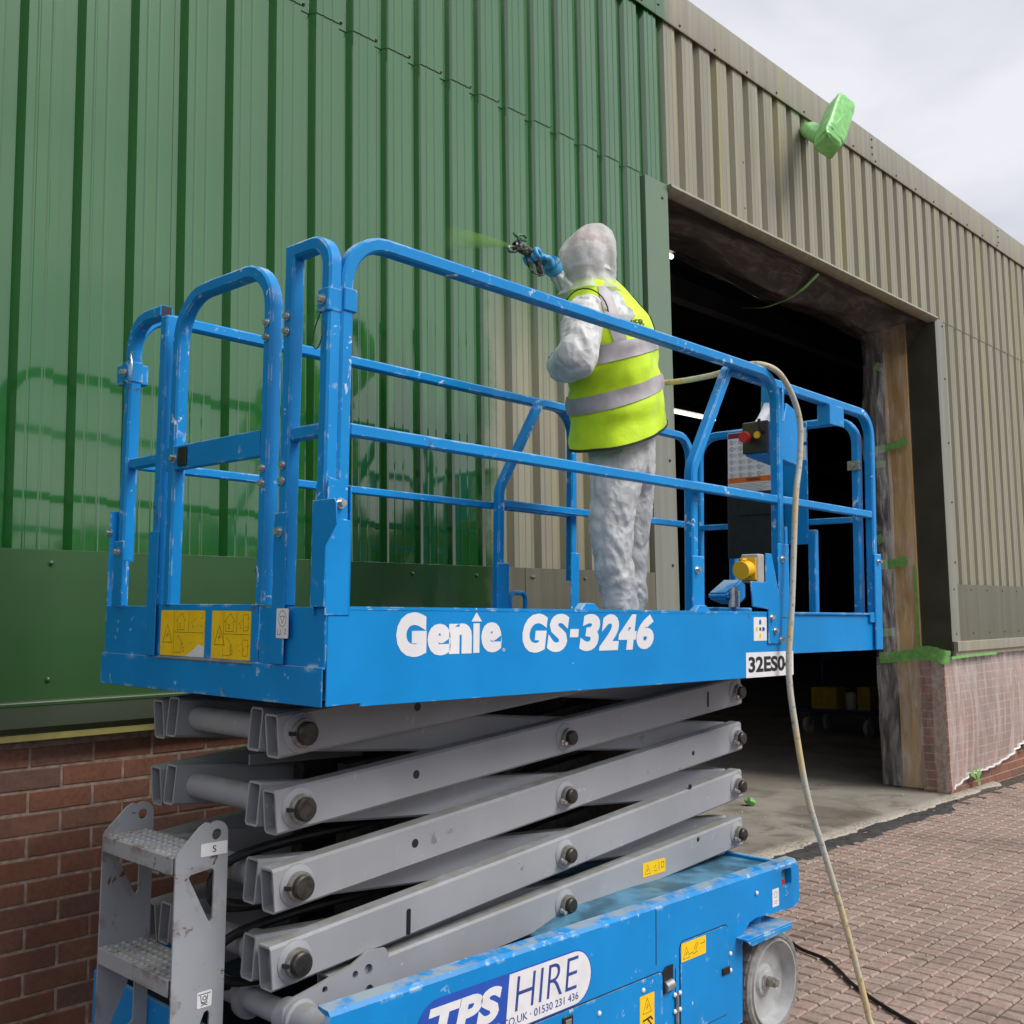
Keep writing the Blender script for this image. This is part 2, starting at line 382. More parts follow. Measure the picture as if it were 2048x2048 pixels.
col = mixc(t, math_(t, 'MULTIPLY', a2, .35), col, (.36, .33, .28)); sy = N(t, 'ShaderNodeSeparateXYZ'); t.links.new(gp.outputs['Position'], sy.inputs[0])
stain = math_(t, 'MULTIPLY', step(t, noise_(t, mpn.outputs[0], 2.3, 5, .7, .5), .48, .62), math_(t, 'SUBTRACT', 1.0, step(t, sy.outputs[1], .25, .75)))
col = mixc(t, math_(t, 'MULTIPLY', stain, .7), col, (.10, .075, .05))
worn = math_(t, 'MULTIPLY', math_(t, 'SUBTRACT', 1.0, step(t, math_(t, 'ADD', sy.outputs[1], math_(t, 'MULTIPLY', a1, .12)), .0, .10)), step(t, a2, .35, .55))
col = mixc(t, math_(t, 'MULTIPLY', worn, .8), col, (.46, .41, .34))
t.links.new(col, bs.inputs['Base Color']); bs.inputs['Roughness'].default_value = .75
bump(t, bs, a2, .3, .004); M['concrete'] = mm
M['darkwall'] = plain('shade_dark_lining', (.02, .02, .022), .9, 0, .3, 1)  # near-black, so the doorway's deep shade is put into the wall colour
M['steel'] = plain('dark_roof_steel', (.09, .09, .10), .6, 0, .2, 2)
M['tube'] = emit('lit_tube', (1.0, .93, .78), 1.3)
M['trolley_blue'] = plain('dark_blue_steel', (.015, .02, .10), .5)
M['crate'] = plain('yellow_crate', (.36, .25, .012), .5)

def film(name, col, opacity, rough=.25, scale=(6, 6, 2), amp=.34):
    mm, t, bs = newmat(name); c = coords(t, scale); n1 = noise_(t, c, 2.2, 5, .62, .5)
    bs.inputs['Base Color'].default_value = (*col, 1); bs.inputs['Roughness'].default_value = rough
    bs.inputs['Specular IOR Level'].default_value = .7
    tr = N(t, 'ShaderNodeBsdfTransparent'); mxs = N(t, 'ShaderNodeMixShader')
    fac = math_(t, 'ADD', opacity-amp*.47, math_(t, 'MULTIPLY', step(t, n1, .38, .74), amp), clamp=True)
    t.links.new(fac, mxs.inputs[0]); t.links.new(tr.outputs[0], mxs.inputs[1]); t.links.new(bs.outputs[0], mxs.inputs[2])
    t.links.new(mxs.outputs[0], t.nodes['Material Output'].inputs[0])
    bump(t, bs, n1, .35, .05); bs.inputs['Coat Weight'].default_value = .6; bs.inputs['Coat Roughness'].default_value = .08; return mm
M['film'] = film('clear_sheeting', (.93, .83, .80), .40, .18, (6, 6, .6), .22)
M['film_side'] = film('clear_sheeting_side', (.86, .83, .78), .15, .12, (9, 9, 1.4), .42)
M['film_return'] = film('clear_sheeting_return', (.80, .76, .73), .24, .12, (7, 7, 1.2), .34)
M['film_guide'] = film('clear_sheeting_guide', (.74, .72, .70), .30, .10, (8, 8, 1.2), .40)
M['film_hem'] = film('clear_sheeting_hem', (.92, .90, .88), .85, .25, (9, 9, 9), .2)
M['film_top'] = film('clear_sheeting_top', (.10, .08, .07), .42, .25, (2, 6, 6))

def cloth(name, col, rough=.7, opacity=None, bmp=.6, scale=9, sheen=.2, patch=False):
    mm, t, bs = newmat(name); c = coords(t); n1 = noise_(t, c, scale, 4, .55, .5)
    base_ = mixc(t, step(t, n1, .3, .7), tuple(q*.84 for q in col), tuple(min(1, q*1.06) for q in col))
    if patch: base_ = mixc(t, math_(t, 'MULTIPLY', step(t, noise_(t, c, 5.5, 3, .5, .4), .42, .70), .42), base_, tuple(q*.45 for q in col))
    t.links.new(base_, bs.inputs['Base Color'])
    bs.inputs['Roughness'].default_value = rough; bs.inputs['Sheen Weight'].default_value = sheen
    vo = N(t, 'ShaderNodeTexVoronoi'); vo.inputs['Scale'].default_value = scale*2.6; vm = mixc(t, .12, c, N(t, 'ShaderNodeTexNoise').outputs['Color'])
    t.links.new(vm, vo.inputs['Vector']); hh_ = math_(t, 'ADD', math_(t, 'MULTIPLY', n1, .6), math_(t, 'MULTIPLY', vo.outputs['Distance'], .55 if patch or opacity else .0))
    bump(t, bs, hh_, bmp, .02)
    if opacity is not None:
        tr = N(t, 'ShaderNodeBsdfTransparent'); mxs = N(t, 'ShaderNodeMixShader'); mxs.inputs[0].default_value = opacity
        t.links.new(tr.outputs[0], mxs.inputs[1]); t.links.new(bs.outputs[0], mxs.inputs[2]); t.links.new(mxs.outputs[0], t.nodes['Material Output'].inputs[0])
    return mm
M['coverall'] = cloth('white_coverall', (.74, .74, .72), .48, None, .5, 12, .2, True)
M['hood'] = cloth('thin_white_hood', (.76, .74, .73), .5, .56, .4, 7)
M['hivis'] = cloth('hi_vis_yellow', (.66, .95, .008), .65, None, .6, 7)
M['reflect'] = plain('reflective_grey', (.40, .37, .38), .45, 0, .1, 20)
M['binding'] = plain('dark_binding', (.03, .032, .02), .7)
M['glove'] = cloth('blue_nitrile', (.07, .38, .68), .4, None, .3, 16, 0)
M['skin'] = plain('skin', (.55, .28, .21), .5)
M['boot'] = plain('black_boot', (.02, .02, .02), .6)

# ================================================================== SETTING
def gz(x, y): return .03+.0217*(y+1.61)-.0106*(x-3.61)
GX, GY = V((1, 0, -.0106)).normalized(), V((0, 1, .0217)).normalized()
def gpt(x, y, d=0.0): return V((x, y, gz(x, y)+d))
tag(MB().grid(lambda a, b: gpt(-150+300*a, -150+300*b, -.05), 6, 6).build('ground', M['joint']), kind='structure')

# wood across the yard behind the camera; it shows only as the dark foot of the reflections in the wet paint
tl = MB(); rt = random.Random(21)
for k in range(260):
    x = rt.uniform(-45, 100); h_ = 6.4+2.4*noise.noise((x*.09, 0, 0))+1.5*noise.noise((x*.3, 5, 0)); zc = rt.uniform(.6, h_); r_ = rt.uniform(1.0, 2.1)
    c_ = V((x, -38+rt.uniform(-3, 3), zc-.9)); bm = bmesh.new(); bmesh.ops.create_icosphere(bm, subdivisions=2, radius=r_)
    for v in bm.verts: v.co *= 1+.45*noise.noise(v.co*1.3+c_)
    tl.add([v.co+c_ for v in bm.verts], [tuple(v.index for v in f.verts) for f in bm.faces]); bm.free()
tag(tl.build('tree_line', plain('dark_foliage', (.035, .055, .022), .8, 0, .5, 1.5)), kind='stuff')

# paving blocks, herringbone on a 95 mm grid, each with a false joint across its middle
CELL = .0952
def block_mesh(n):
    rnd = random.Random(n); b = MB(); g = .0052
    for k in range(2):
        x0, x1 = k*CELL+(g if k == 0 else .0016), (k+1)*CELL-(g if k == 1 else .0016); y0, y1 = g, CELL-g; e = .007
        j = lambda: rnd.uniform(-.0018, .0018); hz = rnd.uniform(-.001, .001)
        o = [(x0, y0), (x1, y0), (x1, y1), (x0, y1)]; i = [(x0+e+j(), y0+e+j()), (x1-e+j(), y0+e+j()), (x1-e+j(), y1-e+j()), (x0+e+j(), y1-e+j())]
        b.add([(*p, -.04) for p in o]+[(*p, -.007) for p in o]+[(*p, hz) for p in i],
              [(8, 9, 10, 11)]+[(q, (q+1) % 4, 4+(q+1) % 4, 4+q) for q in range(4)]+[(4+q, 4+(q+1) % 4, 8+(q+1) % 4, 8+q) for q in range(4)])
    return b
paving = tag(MB().grid(lambda a, b: gpt(1.0+17*a, -9+9.0*b, -.012), 2, 2).build('paving', M['joint']), kind='structure')
block_me = []
for n in range(5):
    tmp = block_mesh(n).build('paver', M['paver'], None); block_me.append(tmp.data); bpy.data.objects.remove(tmp)
def cam_px(p):
    d = V(p)-CAM; z = d.dot(_f)
    return (1024+2130.86*d.dot(_r)/z, 1024-2130.86*d.dot(_u)/z, z) if z > .1 else (-1, -1, 1e9)
blocks = []
rb = random.Random(3)
for i in range(-8, 150):
    for j in range(-75, 1):
        mod = (i+j) % 4
        if mod not in (0, 2): continue
        x, y = 2.2+i*CELL, -.262+j*CELL*.98
        if y+CELL*2 > -.10 and mod == 2: continue
        px, py, z = cam_px(gpt(x+.05, y+.05))
        seen = 1490 < px < 2075 and 1480 < py < 2075
        blocks.append((z if seen else 100+z, x, y, mod))
blocks.sort()
def block_mat(x, y, mod, r):
    a, b = (GX, GY) if mod == 0 else (GY, -GX)
    z = a.cross(b); o = gpt(x, y) if mod == 0 else gpt(x+CELL, y)
    z = (z+V((r.uniform(-.012, .012), r.uniform(-.012, .012), 0))).normalized(); b2 = z.cross(a).normalized(); a2 = b2.cross(z)
    mm = Matrix.Identity(4)
    for k in range(3): mm[k][0], mm[k][1], mm[k][2], mm[k][3] = a2[k], b2[k], z[k], o[k]
    mm[2][3] += r.uniform(-.0022, .0018); return mm
for d, x, y, mod in blocks[:300]:
    o = bpy.data.objects.new('paver', rb.choice(block_me)); COL.objects.link(o); o.parent = paving; o.matrix_local = block_mat(x, y, mod, rb)
M['paver_far'] = M['paver'].copy()
for mkey in ('paver_far',):
    tt = M[mkey].node_tree; oi = next(n for n in tt.nodes if n.type == 'OBJECT_INFO'); gg = tt.nodes.new('ShaderNodeNewGeometry')
    lk = oi.outputs['Random'].links[0].to_socket; tt.links.new(gg.outputs['Random Per Island'], lk)
M['brick_far'] = M['brick'].copy(); tt = M['brick_far'].node_tree
oi = next(n for n in tt.nodes if n.type == 'OBJECT_INFO'); gg = tt.nodes.new('ShaderNodeNewGeometry'); tt.links.new(gg.outputs['Random Per Island'], oi.outputs['Random'].links[0].to_socket)
far = MB()
for d, x, y, mod in blocks[300:]:
    mm = block_mat(x, y, mod, rb); me = rb.choice(block_me)
    far.add([mm @ v.co for v in me.vertices], [tuple(p.vertices) for p in me.polygons])
tag(far.build('pavers', M['paver_far'], paving), kind='stuff')

# concrete floor with a broken outer edge, tar strip along it
def edge_y(x):
    return -.075+.05*noise.noise((x*2.1, 0, 0))+.03*noise.noise((x*9, 3, 0))+.012*noise.noise((x*31, 5, 0))
fl = MB(); NX = 150; X0, X1 = 4.9, 10.6
for i in range(NX):
    xa, xb = X0+(X1-X0)*i/NX, X0+(X1-X0)*(i+1)/NX
    ya, yb = edge_y(xa), edge_y(xb)
    A = [gpt(xa, ya-.025, -.03), gpt(xb, yb-.025, -.03), gpt(xb, yb, .004), gpt(xa, ya, .004), gpt(xb, yb+.05, .012), gpt(xa, ya+.05, .012), gpt(xb, .62, .012), gpt(xa, .62, .012)]
    fl.add(A, [(0, 1, 2, 3), (3, 2, 4, 5), (5, 4, 6, 7)])
fl.add([gpt(4.0, .62, .012), gpt(32, .62, .012), gpt(32, 30, .012), gpt(4.0, 30, .012)], [(0, 1, 2, 3)])
tag(fl.build('concrete_floor', M['concrete']), kind='structure')
ts = MB(); NX = 110
def tar_w(x):
    a = max(0, min(1, (x-6.0)/.35))*max(0, min(1, (9.35-x)/.5))
    return a*(.20+.07*noise.noise((x*2.7, 9, 0))+.05*noise.noise((x*11, 2, 0)))
for i in range(NX):
    xa, xb = 5.9+3.5*i/NX, 5.9+3.5*(i+1)/NX; q = []
    for x in (xa, xb):
        y0 = edge_y(x); wd = tar_w(x)
        q.append([gpt(x, y0+.006, -.012), gpt(x, y0-.06-wd*.3, .006+.004*noise.noise((x*14, 1, 1))), gpt(x, y0-.05-wd*.75, .004+.004*noise.noise((x*18, 7, 1))), gpt(x, y0-.04-wd, -.014)])
    for k in range(3): ts.add([q[0][k], q[0][k+1], q[1][k+1], q[1][k]], [(0, 1, 2, 3)])
tag(ts.build('tar_patch', M['soil']), kind='structure')

# ------------------------------------------------------------------ warehouse
wh = tag(empty('warehouse'), 'large metal clad warehouse half repainted green with an open doorway and brick base', 'warehouse')
PITCH = .20860; PH = 2.931
def profile(xa, xb, y0=0.0):
    k0 = int(math.floor((xa-PH)/PITCH))-1; pts = []
    for k in range(k0, k0+int((xb-xa)/PITCH)+4):
        x = PH+k*PITCH
        c = -.035
        pts += [(x, c), (x+.0300, c), (x+.0345, c-.0032), (x+.0395, c-.0032), (x+.0440, c), (x+.0810, c), (x+.0855, c-.0032), (x+.0905, c-.0032), (x+.0950, c), (x+.125, c), (x+.143, 0), (x+.190, 0)]
    o = []
    for i in range(len(pts)-1):
        (x0, a), (x1, b) = pts[i], pts[i+1]
        if x1 < xa or x0 > xb: continue
        if x0 < xa: a = a+(b-a)*(xa-x0)/(x1-x0); x0 = xa
        if not o: o.append((x0, a))
        if x1 > xb: o.append((xb, a+(b-a)*(xb-x0)/(x1-x0))); break
        o.append((x1, b))
    return [(x, y+y0) for x, y in o]
def sheet(xa, xb, z0, z1, y0=0.0):
    p = profile(xa+.0008, xb-.0008, y0); k = len(p); b = MB()
    b.add([(x, y, z0) for x, y in p]+[(x, y, z1) for x, y in p]+[(x, y+.0012, z0) for x, y in p],
          [(i, i+1, k+i+1, k+i) for i in range(k-1)]+[(2*k+i, 2*k+i+1, i+1, i) for i in range(k-1)])
    return b.build('wall_sheet', M['sheet'], wh, angle=20)
BX = [3.0975+1.043*k for k in range(-4, 13)]
for a, b in zip(BX[:-1], BX[1:]):
    if b <= 5.19: sheet(a, b, 1.845, 4.36)
    sheet(a, b, 4.303, 5.45, -.0045)
sheet(9.872, BX[11], 1.845, 4.36)
for a, b in zip(BX[11:-1], BX[12:]): sheet(a, b, 1.845, 4.36)
XEND = BX[-1]
# plain panels at the foot of the cladding
for a, b in ((-1.07, 1.10), (1.10, 4.04), (4.04, 5.18), (9.70, 12.35), (12.35, XEND)):
    bb = MB(); bb.box(a+.0015, b-.0015, -.046, -.042, 1.333, 1.852); bb.build('base_panel', M['olive'], wh, bev=.001)
for a, b in ((-1.07, 5.18), (9.70, XEND)):
    bb = MB(); bb.sweep([(a, 0, 0), (b, 0, 0)], [(-.0465, 1.337), (-.083, 1.3345), (-.085, 1.331), (-.085, 1.250), (-.065, 1.232), (-.062, 1.206), (.0, 1.206), (.0, 1.2455), (-.046, 1.2455)][::-1], n=(0, 1, 0))
    o = bb.build('sill_flashing', M['sill'] if a < 5 else M['flash'], wh, recalc=True, angle=12)
MB().box(-1.06, 5.175, -.0675, -.0635, 1.204, 1.226).build('sill_lip', M['sill_lip'], wh, bev=.001)
MB().box(-1.06, 5.175, -.0872, -.0855, 1.322, 1.331).build('sill_edge', M['olive'], wh)
# eave flashing
for a, b in ((-1.07, 2.3), (2.3, 5.32), (5.32, 8.42), (8.42, 11.45), (11.45, XEND)):
    bb = MB(); bb.sweep([(a+.0015, 0, 0), (b-.0015, 0, 0)], [(-.058, 5.398), (-.062, 5.41), (-.062, 5.648), (-.045, 5.66), (.30, 5.74), (.30, 5.70), (-.03, 5.63), (-.05, 5.398)], n=(0, 1, 0))
    bb.build('eave_flashing', M['flash'], wh, recalc=True)
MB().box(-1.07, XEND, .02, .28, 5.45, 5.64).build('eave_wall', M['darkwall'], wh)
# roof behind the eave
rf = MB(); rf.add([(-1.07, .28, 5.70), (XEND, .28, 5.70), (XEND, 12, 7.0), (-1.07, 12, 7.0), (-1.07, .28, 5.66), (XEND, .28, 5.66), (XEND, 12, 6.96), (-1.07, 12, 6.96)], [(0, 1, 2, 3), (7, 6, 5, 4), (0, 4, 5, 1)])
rf.build('roof', M['flash'], wh)
# door trims, lintel, linings
def trim(poly, name, mat_, z0, z1):
    MB().prism([(x, y, z0) for x, y in poly], (0, 0, z1-z0)).build(name, mat_, wh, bev=.0015)
trim([(5.182, -.047), (5.422, -.047), (5.422, .55), (5.414, .55), (5.414, -.039), (5.188, -.039), (5.188, -.006), (5.182, -.006)], 'door_trim', M['trim'], 1.20, 4.302)
trim([(9.872, -.047), (9.872, -.039), (9.672, -.039), (9.672, -.047)], 'door_trim', M['trim'], 1.335, 4.302)
trim([(9.664, -.049), (9.671, -.049), (9.671, .225), (9.664, .225)], 'jamb_lining', M['jamb'], 1.20, 4.295)
trim([(9.640, .2255), (9.671, .2255), (9.671, .45), (9.640, .45)], 'timber_lining', M['wood'], gz(9.66, .3)+.02, 4.29)
trim([(9.6, .452), (9.671, .452), (9.671, .60), (9.6, .60)], 'door_guide', M['black'], gz(9.66, .5)+.02, 4.25)
bb = MB(); bb.sweep([(5.42, 0, 0), (9.68, 0, 0)], [(-.075, 4.302), (-.078, 4.285), (-.040, 4.262), (.02, 4.262), (.02, 4.302)][::-1], n=(0, 1, 0)); bb.build('lintel_flashing', M['flash'], wh, recalc=True)
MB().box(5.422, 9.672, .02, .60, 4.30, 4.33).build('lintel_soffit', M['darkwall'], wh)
# interior shell
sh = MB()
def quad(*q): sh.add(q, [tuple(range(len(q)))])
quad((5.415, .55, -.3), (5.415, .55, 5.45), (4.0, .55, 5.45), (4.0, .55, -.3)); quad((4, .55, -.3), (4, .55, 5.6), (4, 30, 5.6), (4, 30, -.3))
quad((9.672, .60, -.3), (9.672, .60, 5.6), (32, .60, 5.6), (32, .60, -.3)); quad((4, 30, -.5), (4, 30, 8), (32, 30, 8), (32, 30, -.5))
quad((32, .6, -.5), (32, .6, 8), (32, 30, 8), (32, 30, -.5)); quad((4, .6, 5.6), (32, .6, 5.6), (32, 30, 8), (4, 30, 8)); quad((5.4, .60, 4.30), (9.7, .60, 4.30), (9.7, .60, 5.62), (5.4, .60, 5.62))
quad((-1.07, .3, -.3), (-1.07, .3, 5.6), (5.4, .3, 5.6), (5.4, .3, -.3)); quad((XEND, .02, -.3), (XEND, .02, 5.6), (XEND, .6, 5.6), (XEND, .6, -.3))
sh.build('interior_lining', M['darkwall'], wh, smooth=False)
MB().box(4.0, 32, 3.2, 3.36, 5.35, 5.6).build('roof_beam', M['steel'], wh)
for yy in (7, 11.5, 16): MB().box(4.0, 32, yy, yy+.18, 5.55, 5.85).build('roof_beam', M['steel'], wh)
for xx, yy in ((11.8, 8.0), (16.5, 8.0), (9.0, 15)): MB().box(xx, xx+.2, yy, yy+.25, -.3, 6.4).build('steel_column', M['steel'], wh)
# screws
sc = MB(); sc.lathe((0, 0, 0), (0, -1, 0), [(0, .011), (.002, .011), (.0025, .0075), (.007, .0065), (.009, .004), (.0095, 0)], 10)
tmp = sc.build('screw', M['jamb'], None); screw_me = tmp.data; bpy.data.objects.remove(tmp)
def screw(x, y, z, me=screw_me):
    o = bpy.data.objects.new('screw', me); COL.objects.link(o); o.parent = wh; o.location = (x, y, z)
g_me = screw_me.copy(); g_me.materials.clear(); g_me.materials.append(M['olive'])
for k in range(-4, 42):
    xt = PH+k*PITCH+.158
    if -1 < xt < XEND and not (5.5 < xt < 9.8) and k < 11: screw(xt, -.005, 4.335)
    if k % 2 == 0 and xt < XEND: screw(xt, -.062, 5.425)
for xj in (5.32, 8.42, 11.45):
    for zz in (5.47, 5.53, 5.60): screw(xj+.035, -.062, zz)
for x0, x1 in ((-.9, 5.1), (9.78, 14.3)):
    k = 0
    while x0+.417*k < x1:
        for zz in (1.805, 1.405): screw(x0+.417*k, -.046, zz, g_me)
        k += 1
for xj in (1.13, 4.09, 12.30):
    for zz in (1.805, 1.405): screw(xj, -.046, zz, g_me)
for zz in (3.28, 2.54, 1.9, 4.2): screw(5.36, -.047, zz)
for zz in (4.25, 3.75, 3.15, 2.6, 2.05): screw(9.84, -.047, zz); 
screw(1.66+.13, -.004, 3.2); screw(6.37, -.035, 4.75); screw(6.37, -.035, 4.42)

# bricks
def brick_me(L, D=.1025, H=.0655, e=.0025):
    b = MB(); y0 = -.0025
    o = [(.0, 0), (L, 0), (L, H), (0, H)]; i = [(e, e), (L-e, e), (L-e, H-e), (e, H-e)]
    b.add([(x, y0+e, z) for x, z in o]+[(x, y0, z) for x, z in i]+[(x, D, z) for x, z in o],
          [(4, 5, 6, 7)]+[(q, (q+1) % 4, 4+(q+1) % 4, 4+q) for q in range(4)]+[(8+q, 8+(q+1) % 4, (q+1) % 4, q) for q in range(4)])
    t_ = b.build('brick', M['brick'], None); me = t_.data; bpy.data.objects.remove(t_); return me
B_full, B_half = brick_me(.215), brick_me(.1025)
brk = random.Random(5)
def brick_wall(xa, xb, xi0, xi1, zlim, ret=None):
    wl = MB(); wl.box(xa, xb, .0008, .11, -.25, 1.206)
    if ret is not None: wl.box(xa, xa+.11, .11, ret, -.25, 1.206)
    w_ = wl.build('brick_plinth', M['mortar'], wh)
    rest = MB(); n = 0
    for row in range(20):
        z = 1.109-.075*row
        if z < zlim-.07: break
        ph = 1.573 if row % 2 == 0 else 1.6855
        k = int(math.floor((xa-ph)/.225))
        while ph+k*.225 < xb:
            x = ph+k*.225; me = B_full; k += 1
            if x < xa-.001:
                if x+.225-xa < .09: continue
                me = B_half if x+.225-xa < .2 else B_full; x = x+.1125 if me is B_half else x
                if x < xa-.02: continue
            if x+.2 > xb: continue
            dy = brk.uniform(-.0015, .0015)
            if xi0 <= x <= xi1 and n < 290:
                o = bpy.data.objects.new('brick', me); COL.objects.link(o); o.parent = w_; o.location = (x, dy, z+brk.uniform(-.001, .001)); n += 1
                o.rotation_euler = (0, brk.uniform(-.004, .004), brk.uniform(-.004, .004))
            else: rest.add([v.co+V((x, dy, z)) for v in me.vertices], [tuple(p.vertices) for p in me.polygons])
        if ret is not None:
            for q, yy in enumerate((.112, .335)):
                y = yy-(.1125 if row % 2 else 0)
                if y < .1 or y+.1 > ret: me = B_half; y = max(y, .112)
                else: me = B_half
                mm = Matrix.Translation((xa, y+.1025, z)) @ Matrix.Rotation(R(-90), 4, 'Z')
                if n < 290 and y+.1025 < ret:
                    o = bpy.data.objects.new('brick', me); COL.objects.link(o); o.parent = w_; o.matrix_local = mm; n += 1
    if rest.v: tag(rest.build('bricks', M['brick_far'], w_), kind='stuff')
brick_wall(-1.07, 5.18, 1.2, 3.8, -.03)
brick_wall(9.56, XEND, 9.5, 12.4, -.16, ret=.225)

# ================================================================== SCISSOR LIFT  (local axes u along the wall, v towards it, h up; h = 0 at the toe board's top)
LU = V((1, .0005, -.0106)).normalized(); LV = V((-.0005, 1, .0217)); LV = (LV-LU*LU.dot(LV)).normalized(); LN = LU.cross(LV)
LO = V((1.5863, -1.6409, 1.625)); HB = 1.575
lm = Matrix.Identity(4); lroot = LO-LN*HB
for i in range(3): lm[i][0], lm[i][1], lm[i][2], lm[i][3] = LU[i], LV[i], LN[i], lroot[i]
def LW(u, v, h): return LO+LU*u+LV*v+LN*h
lift = tag(empty('scissor_lift', mat4=lm), 'blue and grey scissor lift with guard rails and entry ladder beside the green wall', 'scissor lift')
def LB(): return MB(off=(0, 0, HB))
def fside(v, u=0, h=0): return Matrix.Translation((0, 0, HB)) @ frame((u, v, h), (1, 0, 0), (0, 0, 1))
def fend(u, v=0, h=0): return Matrix.Translation((0, 0, HB)) @ frame((u, v, h), (0, -1, 0), (0, 0, 1))    # x = -v
W = 1.143
# --- toe boards and deck
def uh(pts, v): return [(u, v, h) for u, h in pts]
b = LB(); b.prism(uh([(0,0),(2.247,0),(2.247,-.144),(2.281,-.147),(2.281,-.245),(.105,-.245),(.105,-.237),(0,-.240)], -.001), (0, .005, 0))
side = b.build('side_panel', M['blue_panel'], lift, bev=.0015)
b = LB(); b.sweep([(.0, 0, 0), (2.247, 0, 0)], [(-.0022, -.006), (-.0022, .0022), (.022, .0022), (.022, -.002), (.0045, -.006)], n=(0, 1, 0)); b.build('panel_lip', M['blue'], side, recalc=True)
b = LB(); b.prism(uh([(0,0),(2.25,0),(2.25,-.24),(0,-.24)], W-.004), (0, .005, 0)); b.build('side_panel', M['blue'], lift, bev=.0015)
b = LB(); b.box(-.004, 0, .0045, .285, -.15, 0); b.box(-.004, 0, .80, W-.0045, -.15, 0); b.box(-.012, -.008, .002, W-.002, -.241, -.146); b.box(-.008, -.002, .002, W-.002, -.152, -.146)
endp = b.build('end_panel', M['blue_worn'], lift, bev=.0015)
LB().box(-.016, .09, .30, .79, -.151, -.1455).build('threshold', M['washer'], lift, bev=.002)
LB().box(.002, 2.245, .006, W-.006, -.185, -.15).build('deck', M['deck'], lift)
b = LB()
for vv in (.10, .33, .78, 1.0): b.box(.06, 2.2, vv, vv+.05, -.235, -.186)
b.build('deck_beams', M['blue'], lift, bev=.002)
# --- sliding extension deck
b = LB(); b.box(1.55, 3.19, .075, W-.075, -.149, -.145); b.build('extension_deck', M['deck'], lift)
for vv, s_ in ((.058, 1), (W-.062, -1)):
    b = LB(); b.prism(uh([(1.6,-.008),(3.19,-.008),(3.19,-.166),(1.6,-.166)], vv), (0, .004, 0)); b.box(2.26, 3.17, vv-.010, vv+.03, -.0075, .002); b.box(3.09, 3.205, vv-.012, vv-.001, -.040, .004)
    b.build('extension_panel', M['blue_panel'], lift, bev=.0015)
LB().box(3.19, 3.194, .06, W-.06, -.166, -.004).build('extension_panel', M['blue'], lift, bev=.001)
# --- guard rails
TUBE = sq(.040, .038, .006); TUBE_S = sq(.032, .034, .005)
def rail(name, pts, rad, n, prof=TUBE, mat_='blue_rail'):
    b = LB(); b.sweep(fillet(pts, rad), prof, n=n); return b.build(name, M[mat_], lift, angle=40)
nv = (0, 1, 0); nu = (1, 0, 0)
near = rail('guard_rail', [(.040, .021, .14), (.040, .021, .945), (2.212, .021, .945), (2.212, .021, .14)], [0, .13, .13, 0], nv)
LB().box(.0605, 2.192, .006, .036, .430, .462).build('mid_rail', M['blue'], near, bev=.004)
farr = rail('guard_rail', [(.045, W-.021, .14), (.045, W-.021, .948), (2.25, W-.021, .948), (2.25, W-.021, .14)], [0, .13, .13, 0], nv)
LB().box(.066, 2.229, W-.036, W-.006, .437, .466).build('mid_rail', M['blue'], farr, bev=.004)
for vv, uoff in ((.070, 0), (W-.072, .03)):
    e_ = rail('extension_rail', [(1.675+uoff, vv, -.0), (1.675+uoff, vv, .52), (1.93+uoff, vv, .935), (3.168, vv, .926), (3.168, vv, .0)], [0, .10, .05, .11, 0], nv)
    b = LB(); b.box(1.696+uoff, 3.148, vv-.016, vv+.014, .442, .474); b.build('mid_rail', M['blue'], e_, bev=.004)
    LB().box(1.64+uoff, 1.715+uoff, vv-.030, vv-.021, -.05, .20).build('sleeve', M['blue'], e_, bev=.003)
    LB().box(3.135, 3.205, vv-.030, vv-.021, -.165, .275).build('sleeve', M['blue'], e_, bev=.003)
eg = rail('end_rail', [(3.150, .125, -.05), (3.150, .125, .915), (3.150, 1.0, .915), (3.150, 1.0, -.05)], [0, .11, .11, 0], nu)
LB().box(3.137, 3.163, .146, .98, .425, .452).build('mid_rail', M['blue'], eg, bev=.003)
LB().box(3.13, 3.168, .335, .372, -.01, .40).build('post', M['blue_worn'], eg, bev=.004)
LB().box(3.13, 3.168, .775, .812, -.01, .62).build('post', M['blue_worn'], eg, bev=.004)
b = LB(); b.box(3.118, 3.149, .100, .150, .672, .682); b.box(3.118, 3.149, .100, .150, .700, .708); b.box(3.112, 3.1175, .095, .155, .668, .712); b.cyl((3.115, .125, .69), (3.105, .125, .69), .008, 10); b.build('rail_clamp', M['washer'], eg, bev=.001)
b = LB(); b.box(2.72, 2.85, .040, .044, .825, .912); b.box(2.716, 2.72, .040, .10, .825, .912); b.build('rail_bracket', M['blue'], eg, bev=.001)
# entrance end: two fixed stubs and the swing gate
st1 = rail('stub_rail', [(.006, .026, .14), (.006, .026, .925), (.006, .165, .925)], [0, .075, 0], nu)
LB().box(-.013, .025, .166, .206, .0, .944).build('post', M['blue'], st1, bev=.005)
LB().box(-.008, .022, .046, .1655, .424, .458).build('mid_rail', M['blue'], st1, bev=.004)
st2 = rail('stub_rail', [(.006, 1.045, .14), (.006, 1.045, .895), (.006, .852, .895)], [0, .125, 0], nu)
LB().box(-.013, .025, .812, .851, .0, .876).build('post', M['blue'], st2, bev=.005)
LB().box(-.008, .022, .8515, 1.025, .424, .456).build('mid_rail', M['blue'], st2, bev=.004)
b = LB(); b.box(-.010, .022, .8505, .8515, .880, .911); b.build('open_tube_end', M['black'], st2)
gate = rail('gate', [(.006, .278, .004), (.006, .278, .915), (.006, .755, .915), (.006, .755, .004)], [0, .12, .14, 0], nu)
b = LB(); b.box(-.012, -.006, .300, .790, .396, .467); b.box(-.008, .02, .30, .735, .3985, .4645); b.build('gate_bar', M['blue'], gate, bev=.002)
